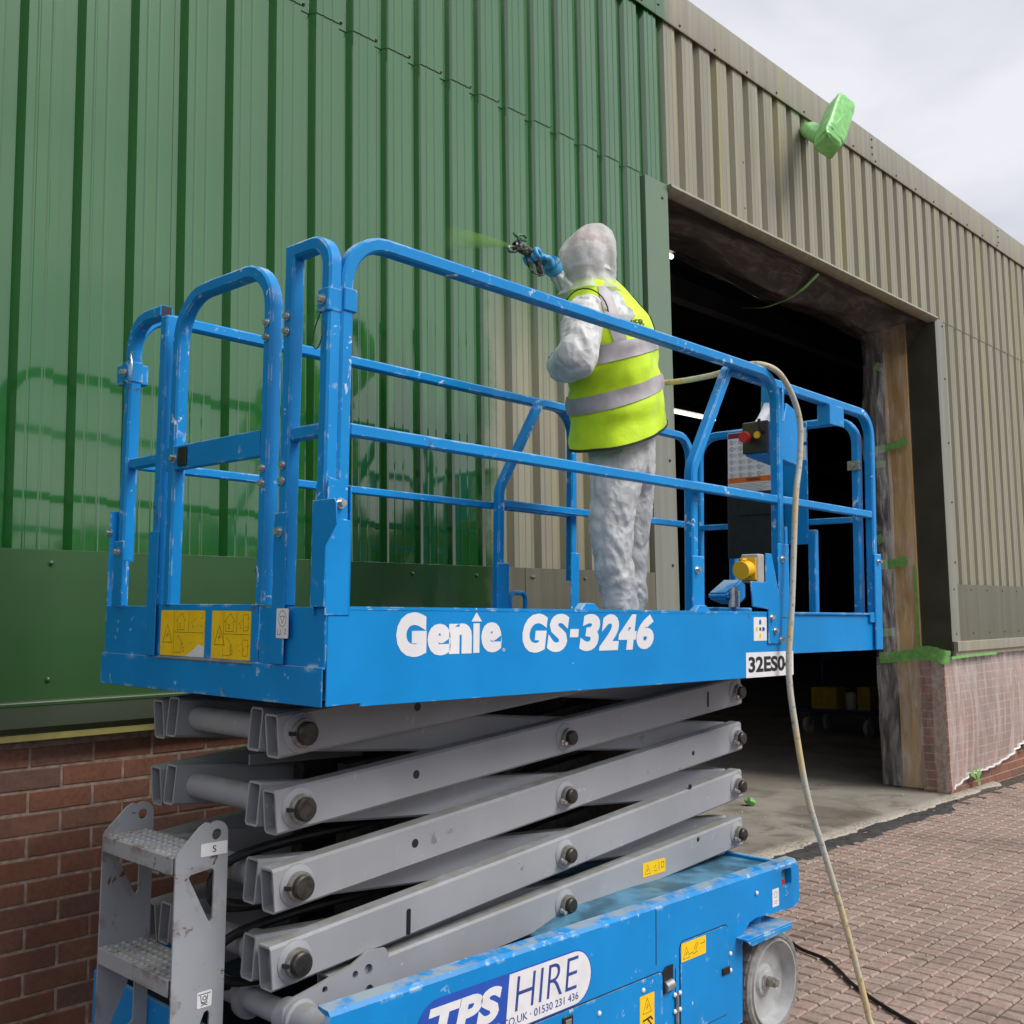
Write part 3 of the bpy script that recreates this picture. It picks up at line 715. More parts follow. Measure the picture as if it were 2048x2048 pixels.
b = LB(); b.box(-.018, -.0125, .665, .712, .404, .460); b.build('latch', M['black'], gate, bev=.002)
b = LB(); b.box(-.007, -.001, .290, .795, -.144, .006); gp_ = b.build('gate_panel', M['blue_worn'], gate, bev=.0015)
# rail sockets on the toe boards
def socket(u, v, du, dv, h0, h1, parent):
    b = LB(); b.box(u-du, u+du, v-dv, v+dv, h0, h1); return b.build('rail_socket', M['blue'], parent, bev=.003)
b = LB(); b.prism([(-.012, -.004, -.02), (.064, -.004, -.02), (.064, -.004, .215), (.030, -.004, .218), (.026, -.004, .312), (-.012, -.004, .318), (-.012, -.004, .24), (-.016, -.004, .20)], (0, .004, 0)); b.build('rail_socket', M['blue'], near, bev=.0015)
b = LB(); b.box(.058, .0625, -.004, .044, -.02, .302); b.box(-.012, .0575, .0425, .0465, -.02, .30); b.build('rail_socket', M['blue'], near, bev=.001)
b = LB(); b.prism([(-.018, -.045, .25), (-.018, -.038, .262), (-.018, -.016, .262), (-.018, .05, .262), (-.018, .05, .0), (-.018, -.006, .0), (-.018, -.006, .15), (-.018, -.048, .20)], (.004, 0, 0)); b.build('rail_socket', M['blue'], st1, bev=.001)
b = LB(); b.box(2.17, 2.256, -.004, .0005, -.02, .27); b.box(2.234, 2.2555, .0, .044, -.02, .34); b.build('rail_socket', M['blue'], near, bev=.002)
b = LB(); b.box(-.018, -.0135, .158, .214, -.145, .24); b.build('rail_socket', M['blue'], st1, bev=.002)
b = LB(); b.box(-.018, -.0135, .803, .859, -.145, .22); b.build('rail_socket', M['blue'], st2, bev=.002)
b = LB(); b.box(-.018, -.0135, 1.015, 1.075, .0, .20); b.box(-.018, .03, 1.076, 1.08, .0, .20); b.box(-.0, .07, W-.0, W+.004, -.02, .30); b.build('rail_socket', M['blue'], st2, bev=.002)
b = LB(); b.box(2.22, 2.28, W-.047, W-.0425, -.02, .27); b.build('rail_socket', M['blue'], farr, bev=.002)
# corner clamps joining stub and side rails, with their pins
b = LB(); b.box(-.020, .024, .004, .050, .735, .795); b.box(.0245, .066, -.004, .046, .742, .802); b.build('corner_clamp', M['blue_worn'], near, bev=.003)
b = LB(); b.box(-.022, .028, 1.022, 1.068, .70, .765); b.box(.0, .07, 1.0685, W+.002, .705, .77); b.build('corner_clamp', M['blue_worn'], farr, bev=.003)
def bolt(p, d, r, parent, mat_='zinc', l=.012, name='bolt'):
    d = V(d).normalized(); b = LB(); b.cyl(p, V(p)+d*.0025, r*1.55, 14); b.cyl(V(p)+d*.0025, V(p)+d*l, r, 6); return b.build(name, M[mat_], parent)
for vv in (.278, .186):
    for hh in (.752, .712, .362, .322):
        bolt((-.0145, vv, hh), (-1, 0, 0), .0075, gate if vv > .2 else st1)
for p, d, par in (((.026, -.005, .255), (0, -1, 0), near), ((-.0185, .186, .19), (-1, 0, 0), st1), ((-.0185, 1.045, .165), (-1, 0, 0), st2), ((2.20, -.005, .21), (0, -1, 0), near), ((-.021, .028, .765), (-1, 0, 0), near),
                  ((-.0185, 1.10, .225), (-1, 0, 0), farr), ((1.665, .039, .15), (0, -1, 0), near), ((3.17, .039, .24), (0, -1, 0), eg), ((-.0125, .735, .43), (-1, 0, 0), gate), ((-.023, 1.045, .73), (-1, 0, 0), st2)):
    bolt(p, d, .009, par, l=.016)
wl_ = [(-.022, .03, .735), (-.026, .045, .70), (-.03, .05, .655), (-.028, .035, .64), (-.024, .022, .665), (-.02, .02, .71)]
LB().sweep(spline(wl_, 6), circ(.0016, 6)).build('lanyard', M['black'], near)
LB().sweep(spline([(-.02, 1.01, .79), (-.03, .995, .775), (-.03, .985, .73), (-.028, 1.0, .69), (-.025, 1.03, .70)], 5), circ(.003, 6)).build('clip_pin', M['zinc'], st2)
# deck furniture
b = LB(); b.sweep(fillet([(1.80, 1.09, -.15), (1.80, 1.09, .075), (1.90, 1.09, .075), (1.90, 1.09, -.15)], .03), circ(.011, 8)); b.build('deck_handle', M['blue'], lift)
for uu in (.98, 1.62):
    b = LB(); b.prism([(uu, .02, -.004), (uu+.11, .02, -.004), (uu+.075, .02, .022), (uu+.03, .02, .022)], (0, .03, 0)); b.build('lashing_lug', M['blue'], lift, bev=.002)
b = LB(); b.prism([(2.12, .20, .075), (2.12, .20, .052), (2.22, .20, .030), (2.27, .20, .055), (2.27, .20, .115), (2.24, .20, .135), (2.17, .20, .10)], (0, .09, 0)); lk = b.build('extension_lock', M['blue'], lift, bev=.008, seg=2)
b = LB(); b.cyl((2.16, .19, .02), (2.16, .19, .085), .022, 14); b.cyl((2.16, .19, .085), (2.16, .19, .10), .012, 6); b.build('lock_bolt', M['zinc'], lk)
b = LB(); b.box(2.05, 2.30, .19, .25, -.145, .018); b.build('lock_base', M['blue_worn'], lk, bev=.004)

# --- lettering and stickers on the panels
fs = fside(-.0013)
for ch, bx_ in (('G', (.217,.322,-.127,-.011)), ('e', (.326,.412,-.125,-.041)), ('n', (.404,.490,-.122,-.040)), ('ı', (.496,.520,-.121,-.040)), ('e', (.527,.609,-.121,-.037))):
    text('lettering', ch, bx_, fs, M['lettering_white'], side, fat=.075)
plate('lettering', [[(.488,-.035),(.529,-.035),(.508,-.010)]], .0006, fs, M['lettering_white'], side)
text('lettering', '®', (.612,.624,-.120,-.110), fs, M['lettering_white'], side)
xs = [.696,.803,.906,.953,1.050,1.149,1.246]; xe = [.806,.905,.948,1.055,1.152,1.247,1.341]
for ch, a, c_ in zip('GS-3246', xs, xe):
    if ch == '-': plate('lettering', [[(.908,-.083),(.948,-.083),(.951,-.058),(.911,-.058)]], .0006, fs, M['lettering_white'], side)
    else: text('lettering', ch, (a, c_, -.126, -.012), fs, M['lettering_white'], side, fat=.055, shear=.16)
np_ = plate('number_plate', [rrect(1.925, 2.281, -.2445, -.151, .002)], .001, fs, M['white'], side)
text('lettering', '32ES04', (1.9416, 2.268, -.226, -.167), fs, M['ink'], np_, fat=.035, z0=.0011)
jp = plate('sticker', [rrect(1.983, 2.079, -.108, -.019, .002)], .0006, fs, M['white'], side)
def arrow(cx, cy, ang, s, mat_, par, fr, z0):
    pts = [(-.5, -.45), (.25, -.45), (.75, 0), (.25, .45), (-.5, .45)]
    c_, q = math.cos(R(ang)), math.sin(R(ang)); plate('arrow', [[(cx+s*(x*c_-y*q), cy+s*(x*q+y*c_)) for x, y in pts]], .0004, fr, mat_, par, z0=z0)
def joystick(cx, cy, k, par, fr, z0):
    for dx, dy, an, c_ in ((0, .026, 90, 'navy'), (.024, 0, 0, 'navy'), (-.024, 0, 180, 'yellow'), (0, -.026, 270, 'yellow')): arrow(cx+dx*k, cy+dy*k, an, .017*k, M[c_], par, fr, z0)
    plate('arrow', [[(cx-.006*k, cy-.006*k), (cx+.006*k, cy-.006*k), (cx+.006*k, cy+.006*k), (cx-.006*k, cy+.006*k)]], .0004, fr, M['ink'], par, z0=z0)
joystick(2.030, -.064, 1.0, jp, fs, .0007)
# entrance stickers: x runs along -v
fe = fend(-.0074)
def stroke(name, pts, wd, fr, mat_, par, z0=.0007):
    for p, q in zip(pts[:-1], pts[1:]):
        p, q = V((*p, 0)), V((*q, 0)); d = (q-p).normalized(); nn = V((-d.y, d.x, 0))*wd/2; e_ = d*wd*.4
        plate(name, [[tuple(x) [:2] for x in (p-e_-nn, q+e_-nn, q+e_+nn, p-e_+nn)]], .0003, fr, mat_, par, z0=z0)
def strokes(name, lines, wd, fr, mat_, par, z0=.0007):
    b = MB()
    for pts in lines:
        for p, q in zip(pts[:-1], pts[1:]):
            p, q = V((*p, 0)), V((*q, 0))
            if (q-p).length < 1e-6: continue
            d = (q-p).normalized(); nn = V((-d.y, d.x, 0))*wd/2; e_ = d*wd*.4
            b.add([fr @ (x+V((0, 0, z0))) for x in (p-e_-nn, q+e_-nn, q+e_+nn, p-e_+nn)], [(0, 1, 2, 3)])
    return b.build(name, mat_, par, smooth=False)
def warn_tri(cx, cy, s, fr, par, mark=True, wd=.0016):
    L = [[(cx-s, cy-s), (cx+s, cy-s), (cx, cy+s), (cx-s, cy-s)]]
    if mark: L += [[(cx-s*.1, cy-s*.55), (cx+s*.12, cy+s*.25)], [(cx-s*.3, cy-s*.3), (cx+s*.3, cy-s*.1)]]
    strokes('warning_symbol', L, wd, fr, M['ink'], par)
def house(cx, cy, s, half=False):
    L = [(-.8, -1), (.8, -1), (.8, .15), (1.1, .15), (.45, .75), (.45, 1), (.15, 1), (0, .95), (-1.1, .15), (-.8, .15), (-.8, -1)]
    if half: L = [(-.8, -1), (.6, -1), (.6, .0), (.85, .0), (.1, .8), (-.3, 1)]
    return [(cx+s*x, cy+s*y) for x, y in L]
for x0, torn in ((-.785, True), (-.508, False)):
    wd_ = .241 if torn else .190
    yp = plate('warning_sticker', [rrect(x0, x0+wd_, -.141, -.012, .004)], .0006, fe, M['yellow'], gate)
    warn_tri(x0+.040, -.078, .026, fe, yp)
    k = wd_/.24
    L = [[(x0+.075*k, -.014), (x0+.075*k, -.138)], [(x0+.075*k, -.074), (x0+wd_-.006, -.074)], [(x0+.155*k, -.016), (x0+.155*k, -.07)], house(x0+.112*k, -.044, .023), house(x0+.102*k, -.107, .024, True)]
    L += [[(x0+.105*k, -.048), (x0+.112*k, -.048), (x0+.112*k, -.060), (x0+.105*k, -.060), (x0+.105*k, -.048)], [(x0+.125*k, -.116), (x0+.133*k, -.116), (x0+.133*k, -.128), (x0+.125*k, -.128), (x0+.125*k, -.100)]]
    r_ = random.Random(4)
    for y0 in (-.062, -.128):
        for q in range(9):
            xx = x0+(.165+.065*r_.random())*k; yy = y0+.035*r_.random(); L.append([(xx, yy), (xx+.006*r_.random(), yy+.008*r_.random())])
        if not torn: L.append([(x0+wd_-.035, y0-.002), (x0+wd_-.012, y0-.002), (x0+wd_-.012, y0+.040), (x0+wd_-.035, y0+.040), (x0+wd_-.035, y0-.002)])
    strokes('pictogram', L, .0012, fe, M['ink'], yp)
    if torn: plate('torn_patch', [[(x0+wd_, -.141), (x0+wd_, -.112), (x0+wd_-.03, -.105), (x0+wd_-.05, -.118), (x0+wd_-.085, -.134), (x0+wd_-.10, -.141)]], .0004, fe, M['white'], yp, z0=.0008)
ws = plate('sticker', [rrect(-.187, -.135, -.079, -.004, .004)], .0006, fend(-.0186, 0, 0), M['white'], st1)
strokes('pictogram', [[(-.161+.016*math.cos(q*.5236), -.030+.020*math.sin(q*.5236)) for q in range(13)], [(-.170, -.024), (-.152, -.024), (-.161, -.042), (-.170, -.024)], [(-.18, -.058), (-.18, -.07), (-.168, -.07), (-.168, -.058)], [(-.152, -.056), (-.144, -.056), (-.150, -.068), (-.142, -.068)]], .0013, fend(-.0186), M['ink'], ws)

# --- control box, papers, sign board, power socket
cb = LB(); cb.prism([(2.20, .052, .632), (2.43, .052, .612), (2.455, .052, .625), (2.455, .052, .84), (2.36, .052, .865), (2.33, .052, .79), (2.20, .052, .765)], (0, .105, 0)); ctl = cb.build('control_box', M['blue'], lift, bev=.004)
b = LB(); b.prism([(2.188, .047, .640), (2.1995, .047, .640), (2.1995, .047, .772), (2.188, .047, .765)], (0, .115, 0)); b.build('control_face', M['black'], ctl, bev=.003)
b = LB(); b.cyl((2.187, .130, .705), (2.158, .130, .703), .012, 14); b.cyl((2.1575, .130, .703), (2.140, .130, .702), .024, 20, .021); b.build('stop_button', M['red'], ctl)
b = LB(); b.cyl((2.187, .092, .712), (2.184, .092, .712), .015, 16); b.box(2.178, 2.1835, .080, .098, .70, .722); b.build('key_plate', M['yellow'], ctl)
b = LB(); b.sweep(spline([(2.187, .066, .72), (2.16, .064, .735), (2.15, .062, .77)], 5), circ(.007, 8)); b.build('joystick', M['black'], ctl)
b = LB(); b.prism([(2.31, .048, .78), (2.32, .048, .95), (2.335, .048, .95), (2.325, .048, .78)], (0, .10, 0)); b.build('mounting_plate', M['blue_worn'], ctl, bev=.002)
for k in range(2):
    pg = MB(off=(0, 0, HB)); pg.grid(lambda a, c_: (2.215+.09*c_+.012*k+.012*math.sin(a*5), .070+.050*a, .765+.10*c_-.012*math.sin(c_*3)*(1+k)), 5, 6)
    tag(pg.build('paper_sheet', M['paper'], ctl))
fb = fend(3.122)
bd = LB(); bd.box(3.123, 3.129, .365, .81, .33, .925); board = bd.build('sign_board', M['blue'], lift, bev=.002)
sg = plate('warning_sign', [rrect(-.806, -.56, .605, .915, .003)], .0008, fb, M['white'], board)
plate('sign_band', [[(-.804, .885), (-.562, .885), (-.562, .912), (-.804, .912)]], .0003, fb, M['maroon'], sg, z0=.001)
plate('sign_band', [[(-.804, .655), (-.562, .655), (-.562, .682), (-.804, .682)]], .0003, fb, M['orange'], sg, z0=.001)
text('lettering', 'WARNING', (-.70, -.62, .660, .677), fb, M['ink'], sg, fat=.03, z0=.0014)
rings, marks = [], []
for a in range(4):
    for c_ in range(6):
        cx, cy = -.785+.052*a, .865-.034*c_
        rings.append([(cx+.011*math.cos(q*.7854), cy+.011*math.sin(q*.7854)) for q in range(9)]); rings.append([(cx-.007, cy+.007), (cx+.007, cy-.007)])
        marks += [[(cx+.015, cy+.004), (cx+.030, cy+.004)], [(cx+.015, cy-.003), (cx+.027, cy-.003)], [(cx-.003, cy-.004), (cx+.002, cy+.005)]]
strokes('prohibition_marks', rings, .0022, fb, M['maroon'], sg, .001)
for y in range(6): marks.append([(-.80, .647-.007*y), (-.57-.02*(y % 3), .647-.007*y)])
strokes('small_print', marks, .0014, fb, M['ink'], sg, .001)
js = plate('sticker', [rrect(-.44, -.368, .74, .90, .003)], .0008, fb, M['white'], board); joystick(-.402, .82, 1.15, js, fb, .001)
b = LB(); b.box(3.06, 3.122, .49, .775, .27, .60); mbx = b.build('manual_box', M['black'], lift, bev=.004)
b = LB(); b.box(3.052, 3.0595, .52, .70, .48, .57); b.build('box_lid', M['black'], mbx, bev=.003)
b = LB(); b.prism(uh([(1.955,.115),(1.968,.02),(2.083,.012),(2.083,-.12),(2.19,-.12),(2.187,.005),(2.113,.226),(2.068,.226),(2.068,.115)], -.0085), (0, .006, 0)); brk_ = b.build('socket_bracket', M['blue'], lift, bev=.002)
for p in ((2.105,-.009,-.02),(2.175,-.009,-.105),(2.13,-.009,-.07)): bolt(p, (0, -1, 0), .0085, brk_, l=.014)
LB().box(2.018, 2.068, -.002, .072, .112, .222).build('socket_box', M['greybox'], brk_, bev=.004)
b = LB(); b.box(2.010, 2.0175, .003, .067, .122, .207); b.cyl((2.0095, .035, .165), (1.965, .035, .158), .032, 20, .029); b.cyl((1.9648, .035, .158), (1.955, .035, .1565), .036, 20); b.box(1.958, 1.99, .028, .042, .195, .204); b.build('power_socket', M['socket'], brk_, bev=.0015)
LB().sweep(spline([(2.04, .03, .112), (2.05, .03, .05), (2.09, .05, .0), (2.085, .06, -.05), (2.11, .08, -.13)], 6), circ(.008, 8)).build('socket_cable', M['black'], brk_)
b = LB(); b.sweep(spline([(2.19+.0, .09, .22)]+[(2.2+.018*math.cos(k), .1+.018*math.sin(k), .2-.02*k/3.14) for k in [i*.8 for i in range(22)]], 2), circ(.004, 6)); b.build('coiled_cable', M['black'], ctl)

# --- scissor stack
HL = [-.329, -.523, -.720, -.912, -1.043]; HR = [-.135, -.325, -.510, -.702, -.892]
PL, PR = .111, 2.26
def hollow(b, a, c_, v0, v1, hgt=.114, e0=.07, e1=.045, t_=.006):
    a, c_ = V((a[0], 0, a[1])), V((c_[0], 0, c_[1])); d = (c_-a).normalized(); nn = V((-d.z, 0, d.x)); p, q = a-d*e0, c_+d*e1
    def ring(pt, k): hh = hgt/2-k; return [pt+nn*s*hh+V((0, (v0+k) if t else (v1-k), 0)) for s, t in ((-1, 1), (-1, 0), (1, 0), (1, 1))]
    def oring(pt, ch=.007):
        hh = hgt/2; o = []
        for s, t in ((-1, 1), (-1, 0), (1, 0), (1, 1)):
            y = v0 if t else v1; dy = ch if t else -ch
            pa, pb = pt+nn*s*(hh-ch)+V((0, y, 0)), pt+nn*s*hh+V((0, y+dy, 0))
            o += [pa, pb] if (s, t) in ((-1, 1), (1, 0)) else [pb, pa]
        return o
    o0, o1 = oring(p), oring(q); i0, i1 = oring(p, .003), oring(q, .003)
    cen0 = p+V((0, (v0+v1)/2, 0)); cen1 = q+V((0, (v0+v1)/2, 0))
    def shrink(r, cen): 
        o = []
        for x in r:
            dx = x-cen; o.append(cen+V((dx.x, math.copysign(max(abs(dx.y)-t_, 0), dx.y), dx.z))-nn*math.copysign(t_, dx.dot(nn)))
        return o
    i0, i1 = shrink(i0, cen0), shrink(i1, cen1); n_ = 8
    b.add(o0+o1+i0+i1, [(k, (k+1) % n_, n_+(k+1) % n_, n_+k)[::-1] for k in range(n_)]+[(2*n_+k, 2*n_+(k+1) % n_, 3*n_+(k+1) % n_, 3*n_+k) for k in range(n_)]
          +[(k, (k+1) % n_, 2*n_+(k+1) % n_, 2*n_+k) for k in range(n_)]+[(n_+k, n_+(k+1) % n_, 3*n_+(k+1) % n_, 3*n_+k)[::-1] for k in range(n_)])
VO, VI, TW = .250, .328, .058
arms = {}
for k in range(5):
    for side_ in (0, 1):
        v0, v1 = (VO, VO+TW) if side_ == 0 else (W-VO-TW, W-VO)
        b = LB(); hollow(b, (PL, HL[k]), (PR, HR[k]), v0, v1, e0=.07 if k < 4 else -.12); arms['o', k, side_] = b.build('outer_arm', M['grey'], lift, recalc=True)
        v0, v1 = (VI, VI+TW) if side_ == 0 else (W-VI-TW, W-VI)
        a_ = HL[k-1] if k else -.150; c_ = HR[k+1] if k < 4 else -1.045
        b = LB(); hollow(b, (PL, a_), (PR, c_), v0, v1); arms['i', k, side_] = b.build('inner_arm', M['grey'], lift, recalc=True)
    mid = (HL[k]+HR[k])/2
    # pins, collars
    for (u_, h_, kind) in ((PL, HL[k], 0), ((PL+PR)/2, mid, 1), (PR, HR[k], 2)):
        if kind == 0 and k == 4: continue
        par = arms['o', k, 0]; r_ = .031 if kind == 0 else .024
        b = LB(); b.lathe((u_, VO+.001, h_), (0, -1, 0), [(0, r_+.024), (.004, r_+.022), (.010, r_+.009), (.0105, r_+.006)], 28); b.build('boss', M['grey'], par)
        b = LB(); b.lathe((u_, VO-.009, h_), (0, -1, 0), [(0, r_+.007), (.014, r_+.007), (.0145, r_+.001), (.0145, r_)], 28); b.build('collar', M['washer'], par)
        b = LB(); b.lathe((u_, VO-.012, h_), (0, -1, 0), [(0, r_), (.024, r_), (.028, r_-.004), (.029, 0)], 28); b.cyl((u_, VO, h_), (u_, VI+TW+.02, h_), r_*.9, 18); b.build('pivot_pin', M['pin'], par)
        if kind > 0: bolt((u_-r_-.004, VO-.016, h_-.013), (-.3, -1, -.2), .0065, par, 'zinc', .02, 'lock_bolt')
        if kind == 0:
            b = LB(); b.box(u_-r_-.013, u_-r_-.002, VO-.024, VO-.006, h_-.004, h_+.006); b.build('collar_slot', M['black'], par)
    if k < 4:
        b = LB(); b.cyl((PL, VI+TW+.002, HL[k]), (PL, W-VI-TW-.002, HL[k]), .036, 22); b.lathe((PL, VI+TW+.03, HL[k]), (0, 1, 0), [(0, .036), (0, .046), (.022, .046), (.022, .036)], 24)
        b.cyl((PL, VO+TW-.01, HL[k]), (PL, VI+.004, HL[k]), .045, 20, .040); b.cyl((PL, W-VI-.004, HL[k]), (PL, W-VO-TW+.01, HL[k]), .04, 20, .045)
        b.cyl((PL, VO+.012, HL[k]), (PL, VO+TW-.012, HL[k]), .033, 18); b.cyl((PL, VI+.012, HL[k]), (PL, VI+TW-.012, HL[k]), .033, 18)
        b.build('cross_tube', M['grey'], lift)
    b = LB(); b.cyl((PR, VI+TW, HR[k]), (PR, W-VI-TW, HR[k]), .03, 18); b.cyl(((PL+PR)/2, VI+TW, mid), ((PL+PR)/2, W-VI-TW, mid), .03, 18); b.build('cross_tube', M['grey'], lift)
    if k < 3:
        t_ = (.52-PL)/(PR-PL); hh = HL[k]+(HR[k]-HL[k])*t_+.006
        b = LB(); b.cyl((.52, VO-.0006, hh), (.52, VO+.004, hh), .0125, 20); b.build('hole', M['black'], arms['o', k, 0])
fo = fside(VO-.0008)
plate('slot', [rrect(.492, .507, -.925, -.853, .006)], .001, fo, M['black'], arms['o', 3, 0])
plate('slot', [rrect(2.05, 2.062, -.375, -.315, .005)], .001, fo, M['black'], arms['o', 1, 0])
for uu, hh, k in ((1.95, -.575, 2), (1.93, -.70, 3), (1.98, -.905, 4)): LB().cyl((uu, VO-.0006, hh+.03), (uu, VO+.004, hh+.03), .009, 14).build('hole', M['black'], arms['o', k, 0])
ys_ = plate('warning_sticker', [rrect(1.62, 1.76, -.955, -.905, .003)], .0006, fside(VO-.0006) @ Matrix.Translation((0, -.003, 0)), M['yellow'], arms['o', 4, 0])
warn_tri(1.650, -.933, .016, fside(VO-.0006), ys_, True, .0014)
strokes('pictogram', [[(1.69, -.945), (1.705, -.945)], [(1.69, -.935), (1.70, -.925)], [(1.72, -.945), (1.72, -.918)], [(1.735, -.94), (1.75, -.94), (1.75, -.92), (1.735, -.92), (1.735, -.94)]], .002, fside(VO-.0006), M['ink'], ys_)
# gusset and pivot shaft at the foot of the stack
b = LB(); b.cyl((.45, .57, -1.02), (1.15, .57, -.62), .062, 22); b.cyl((1.15, .57, -.62), (1.75, .57, -.30), .036, 18); b.lathe((1.15, .57, -.62), V((.6, 0, .32)), [(-.02, .062), (-.02, .07), (.03, .07), (.03, .036)], 22); b.build('lift_cylinder', M['pin'], lift)
for k in range(4):
    for v_ in (.44, .66):
        b = LB(); p, q = V((.42, v_, HL[k]+.012)), V((2.0, v_, HR[k]-.02)); b.prism([p+V((0, 0, -.07)), p+V((0, 0, .05)), p+V((0, .05, .05)), p+V((0, .05, -.07))], q-p); b.build('cable_tray', M['pin'], lift, recalc=True)
g_out = [(.066,-1.045),(.072,-1.015),(.10,-.998),(.17,-.985),(.29,-.958),(.345,-.934),(.405,-.938),(.418,-.958),(.402,-.99),(.425,-1.02),(.416,-1.063),(.375,-1.075),(.231,-1.100),(.10,-1.102),(.074,-1.085)]
gus = plate('gusset_plate', [g_out, circle2(.30,-.985,.010), circle2(.345,-.982,.015), circle2(.35,-1.038,.015), circle2(.20,-1.0,.009), circle2(.315,-1.066,.009), circle2(.155,-1.045,.015)], .010, fside(VO-.004), M['grey'], lift)
b = LB(); b.cyl((.112, .235, -1.052), (.112, W-.2, -1.052), .031, 24)
for va, r1, ln in ((.46, .052, .018), (.285, .044, .05)): b.lathe((.112, va, -1.052), (0, -1, 0), [(0, .031), (0, r1), (ln, r1), (ln, .031)], 28)
b.build('pivot_shaft', M['grey'], lift)
b = LB(); b.lathe((.118, .235, -1.050), (0, -1, 0), [(0, .05), (.012, .05), (.016, .042), (.19, .036), (.195, .03), (.195, 0)], 28); b.build('shaft_sleeve', M['grey'], lift)
# hoses and cables tucked between the arms
for (h0, v0, k) in ((-.70, .46, 0), (-.72, .50, 1), (-.90, .45, 0), (-.93, .52, 1)):
    pts = [(.55, v0, h0+.055), (.25, v0-.01, h0+.05), (.06, v0+.01, h0+.02), (.0+.02*k, v0+.02, h0-.04), (.05, v0, h0-.095), (.25, v0-.02, h0-.105), (.6, v0, h0-.08)]
    LB().sweep(spline(pts, 7), circ(.013 if k != 1 else .009, 10)).build('hydraulic_hose', M['black'], lift)
b = LB(); b.prism([(.20, .62, -.43), (.28, .62, -.43), (.33, .62, -.39), (.62, .62, -.39), (.62, .62, -.47), (.20, .62, -.46)], (0, .006, 0)); b.build('hose_bracket', M['grey'], lift)

# --- chassis
ch_out = [(.037,-.968),(2.27,-.968),(2.292,-.975),(2.303,-.992),(2.306,-1.10),(2.296,-1.122),(2.27,-1.134),(2.10,-1.128),(1.98,-1.118),(1.93,-1.128),(1.895,-1.155),(1.882,-1.20),(1.878,-1.46),(.037,-1.46)]
body = plate('chassis_side', [ch_out, rrect(2.168, 2.245, -1.046, -.980, .012)], .022, fside(.022), M['blue_worn'], lift)
b = LB(); b.sweep([(.038, 0, 0), (2.29, 0, 0)], [(.0, -.9695), (.010, -.957), (.050, -.953), (.050, -.960), (.022, -.9695)], n=(0, 1, 0)); b.build('chassis_lip', M['blue_worn'], body, recalc=True)
b = LB(); b.box(2.262, 2.285, .0225, W-.022, -1.125, -.972); b.build('chassis_end', M['blue'], lift, bev=.003)
plate('chassis_side', [ch_out], .022, fside(W), M['blue_worn'], lift)
b = LB(); b.box(.0, .012, .0225, W-.0225, -1.46, -1.105); b.build('chassis_end', M['blue_worn'], lift, bev=.002)
b = LB(); b.box(.013, 1.877, .0225, W-.0225, -1.42, -1.16); b.build('chassis_tray', M['black'], lift)
b = LB(); b.prism([(1.02, .024, -1.03), (1.20, .024, -.985), (1.55, .024, -.978), (2.26, .024, -.985), (2.26, .024, -1.10), (1.02, .024, -1.10)], (0, .86, 0)); b.build('chassis_cover', M['lidblue'], lift, bev=.006)
b = LB(); b.box(2.19, 2.26, .40, .44, -.98, -.90); b.box(2.20, 2.255, .30, .40, -.98, -.972); sb = b.build('slider_bracket', M['grey'], lift, bev=.003)
for hh in (-.925, -.958): bolt((2.23, .399, hh), (0, -1, 0), .009, sb)
plate('red_tag', [[(0, 0), (.03, .005), (.028, .018), (.0, .014)]], .006, fside(.012, 2.175, -1.04), M['red'], body)
# doors with seams
def door(x0, x1, y0, y1, r_, par):
    plate('door_gap', [rrect(x0-.0035, x1+.0035, y0-.0035, y1+.0035, r_+.003)], .0012, fside(-.0002), M['black'], par)
    return plate('door', [rrect(x0, x1, y0, y1, r_)], .003, fside(-.0006), M['blue_worn'], par)
d2 = door(1.487, 1.785, -1.404, -1.103, .022, body); d1 = door(.06, 1.382, -1.455, -1.172, .016, body)
plate('door_gap', [[(1.386, -1.245), (1.442, -1.245), (1.442, -1.160), (1.400, -1.160), (1.386, -1.172)]], .001, fside(-.0035), M['black'], body)
plate('seam', [[(1.350, -1.145), (1.3535, -1.145), (1.3535, -.970), (1.350, -.970)]], .0006, fside(-.0002), M['black'], body)
plate('seam', [[(1.459, -1.455), (1.463, -1.455), (1.463, -1.18), (1.459, -1.18)]], .0006, fside(-.0002), M['black'], body)
b = LB(); b.cyl((1.461, -.006, -1.455), (1.461, -.006, -1.262), .006, 10); b.build('hinge', M['washer'], body)
b = LB(); b.cyl((1.395, -.002, -1.225), (1.435, -.002, -1.222), .018, 14); b.build('door_latch', M['zinc'], body)
LB().box(1.738, 1.785, -.010, -.004, -1.268, -1.243).build('door_latch', M['black'], d2, bev=.002)
b = LB(); b.box(.878, .925, -.0085, -.0036, -1.262, -1.186); b.build('door_latch', M['black'], d1, bev=.002)
LB().box(.888, .915, -.0105, -.0087, -1.255, -1.195).build('latch_window', M['washer'], d1, bev=.001)
rv = LB(); rv.lathe((0, 0, -HB), (0, -1, 0), [(0, .008), (.003, .0075), (.006, .004), (.007, 0)], 12)
t0 = rv.build('rivet', M['white'], None); rvm = t0.data; bpy.data.objects.remove(t0)
for u_, h_ in ((1.052, -1.218), (1.277, -1.205), (1.452, -1.262), (1.452, -1.315), (1.481, -1.262), (1.481, -1.315), (1.795, -1.205), (1.795, -1.262), (1.98, -1.03)):
    o = bpy.data.objects.new('rivet', rvm); COL.objects.link(o); o.parent = body; o.location = (u_, -.003, h_+HB)
fc = fside(-.0038); fc0 = fside(-.0004)
y1_ = plate('warning_sticker', [rrect(1.490, 1.638, -1.168, -1.108, .003)], .0005, fc, M['yellow'], d2); warn_tri(1.520, -1.141, .019, fc, y1_, True, .0015)
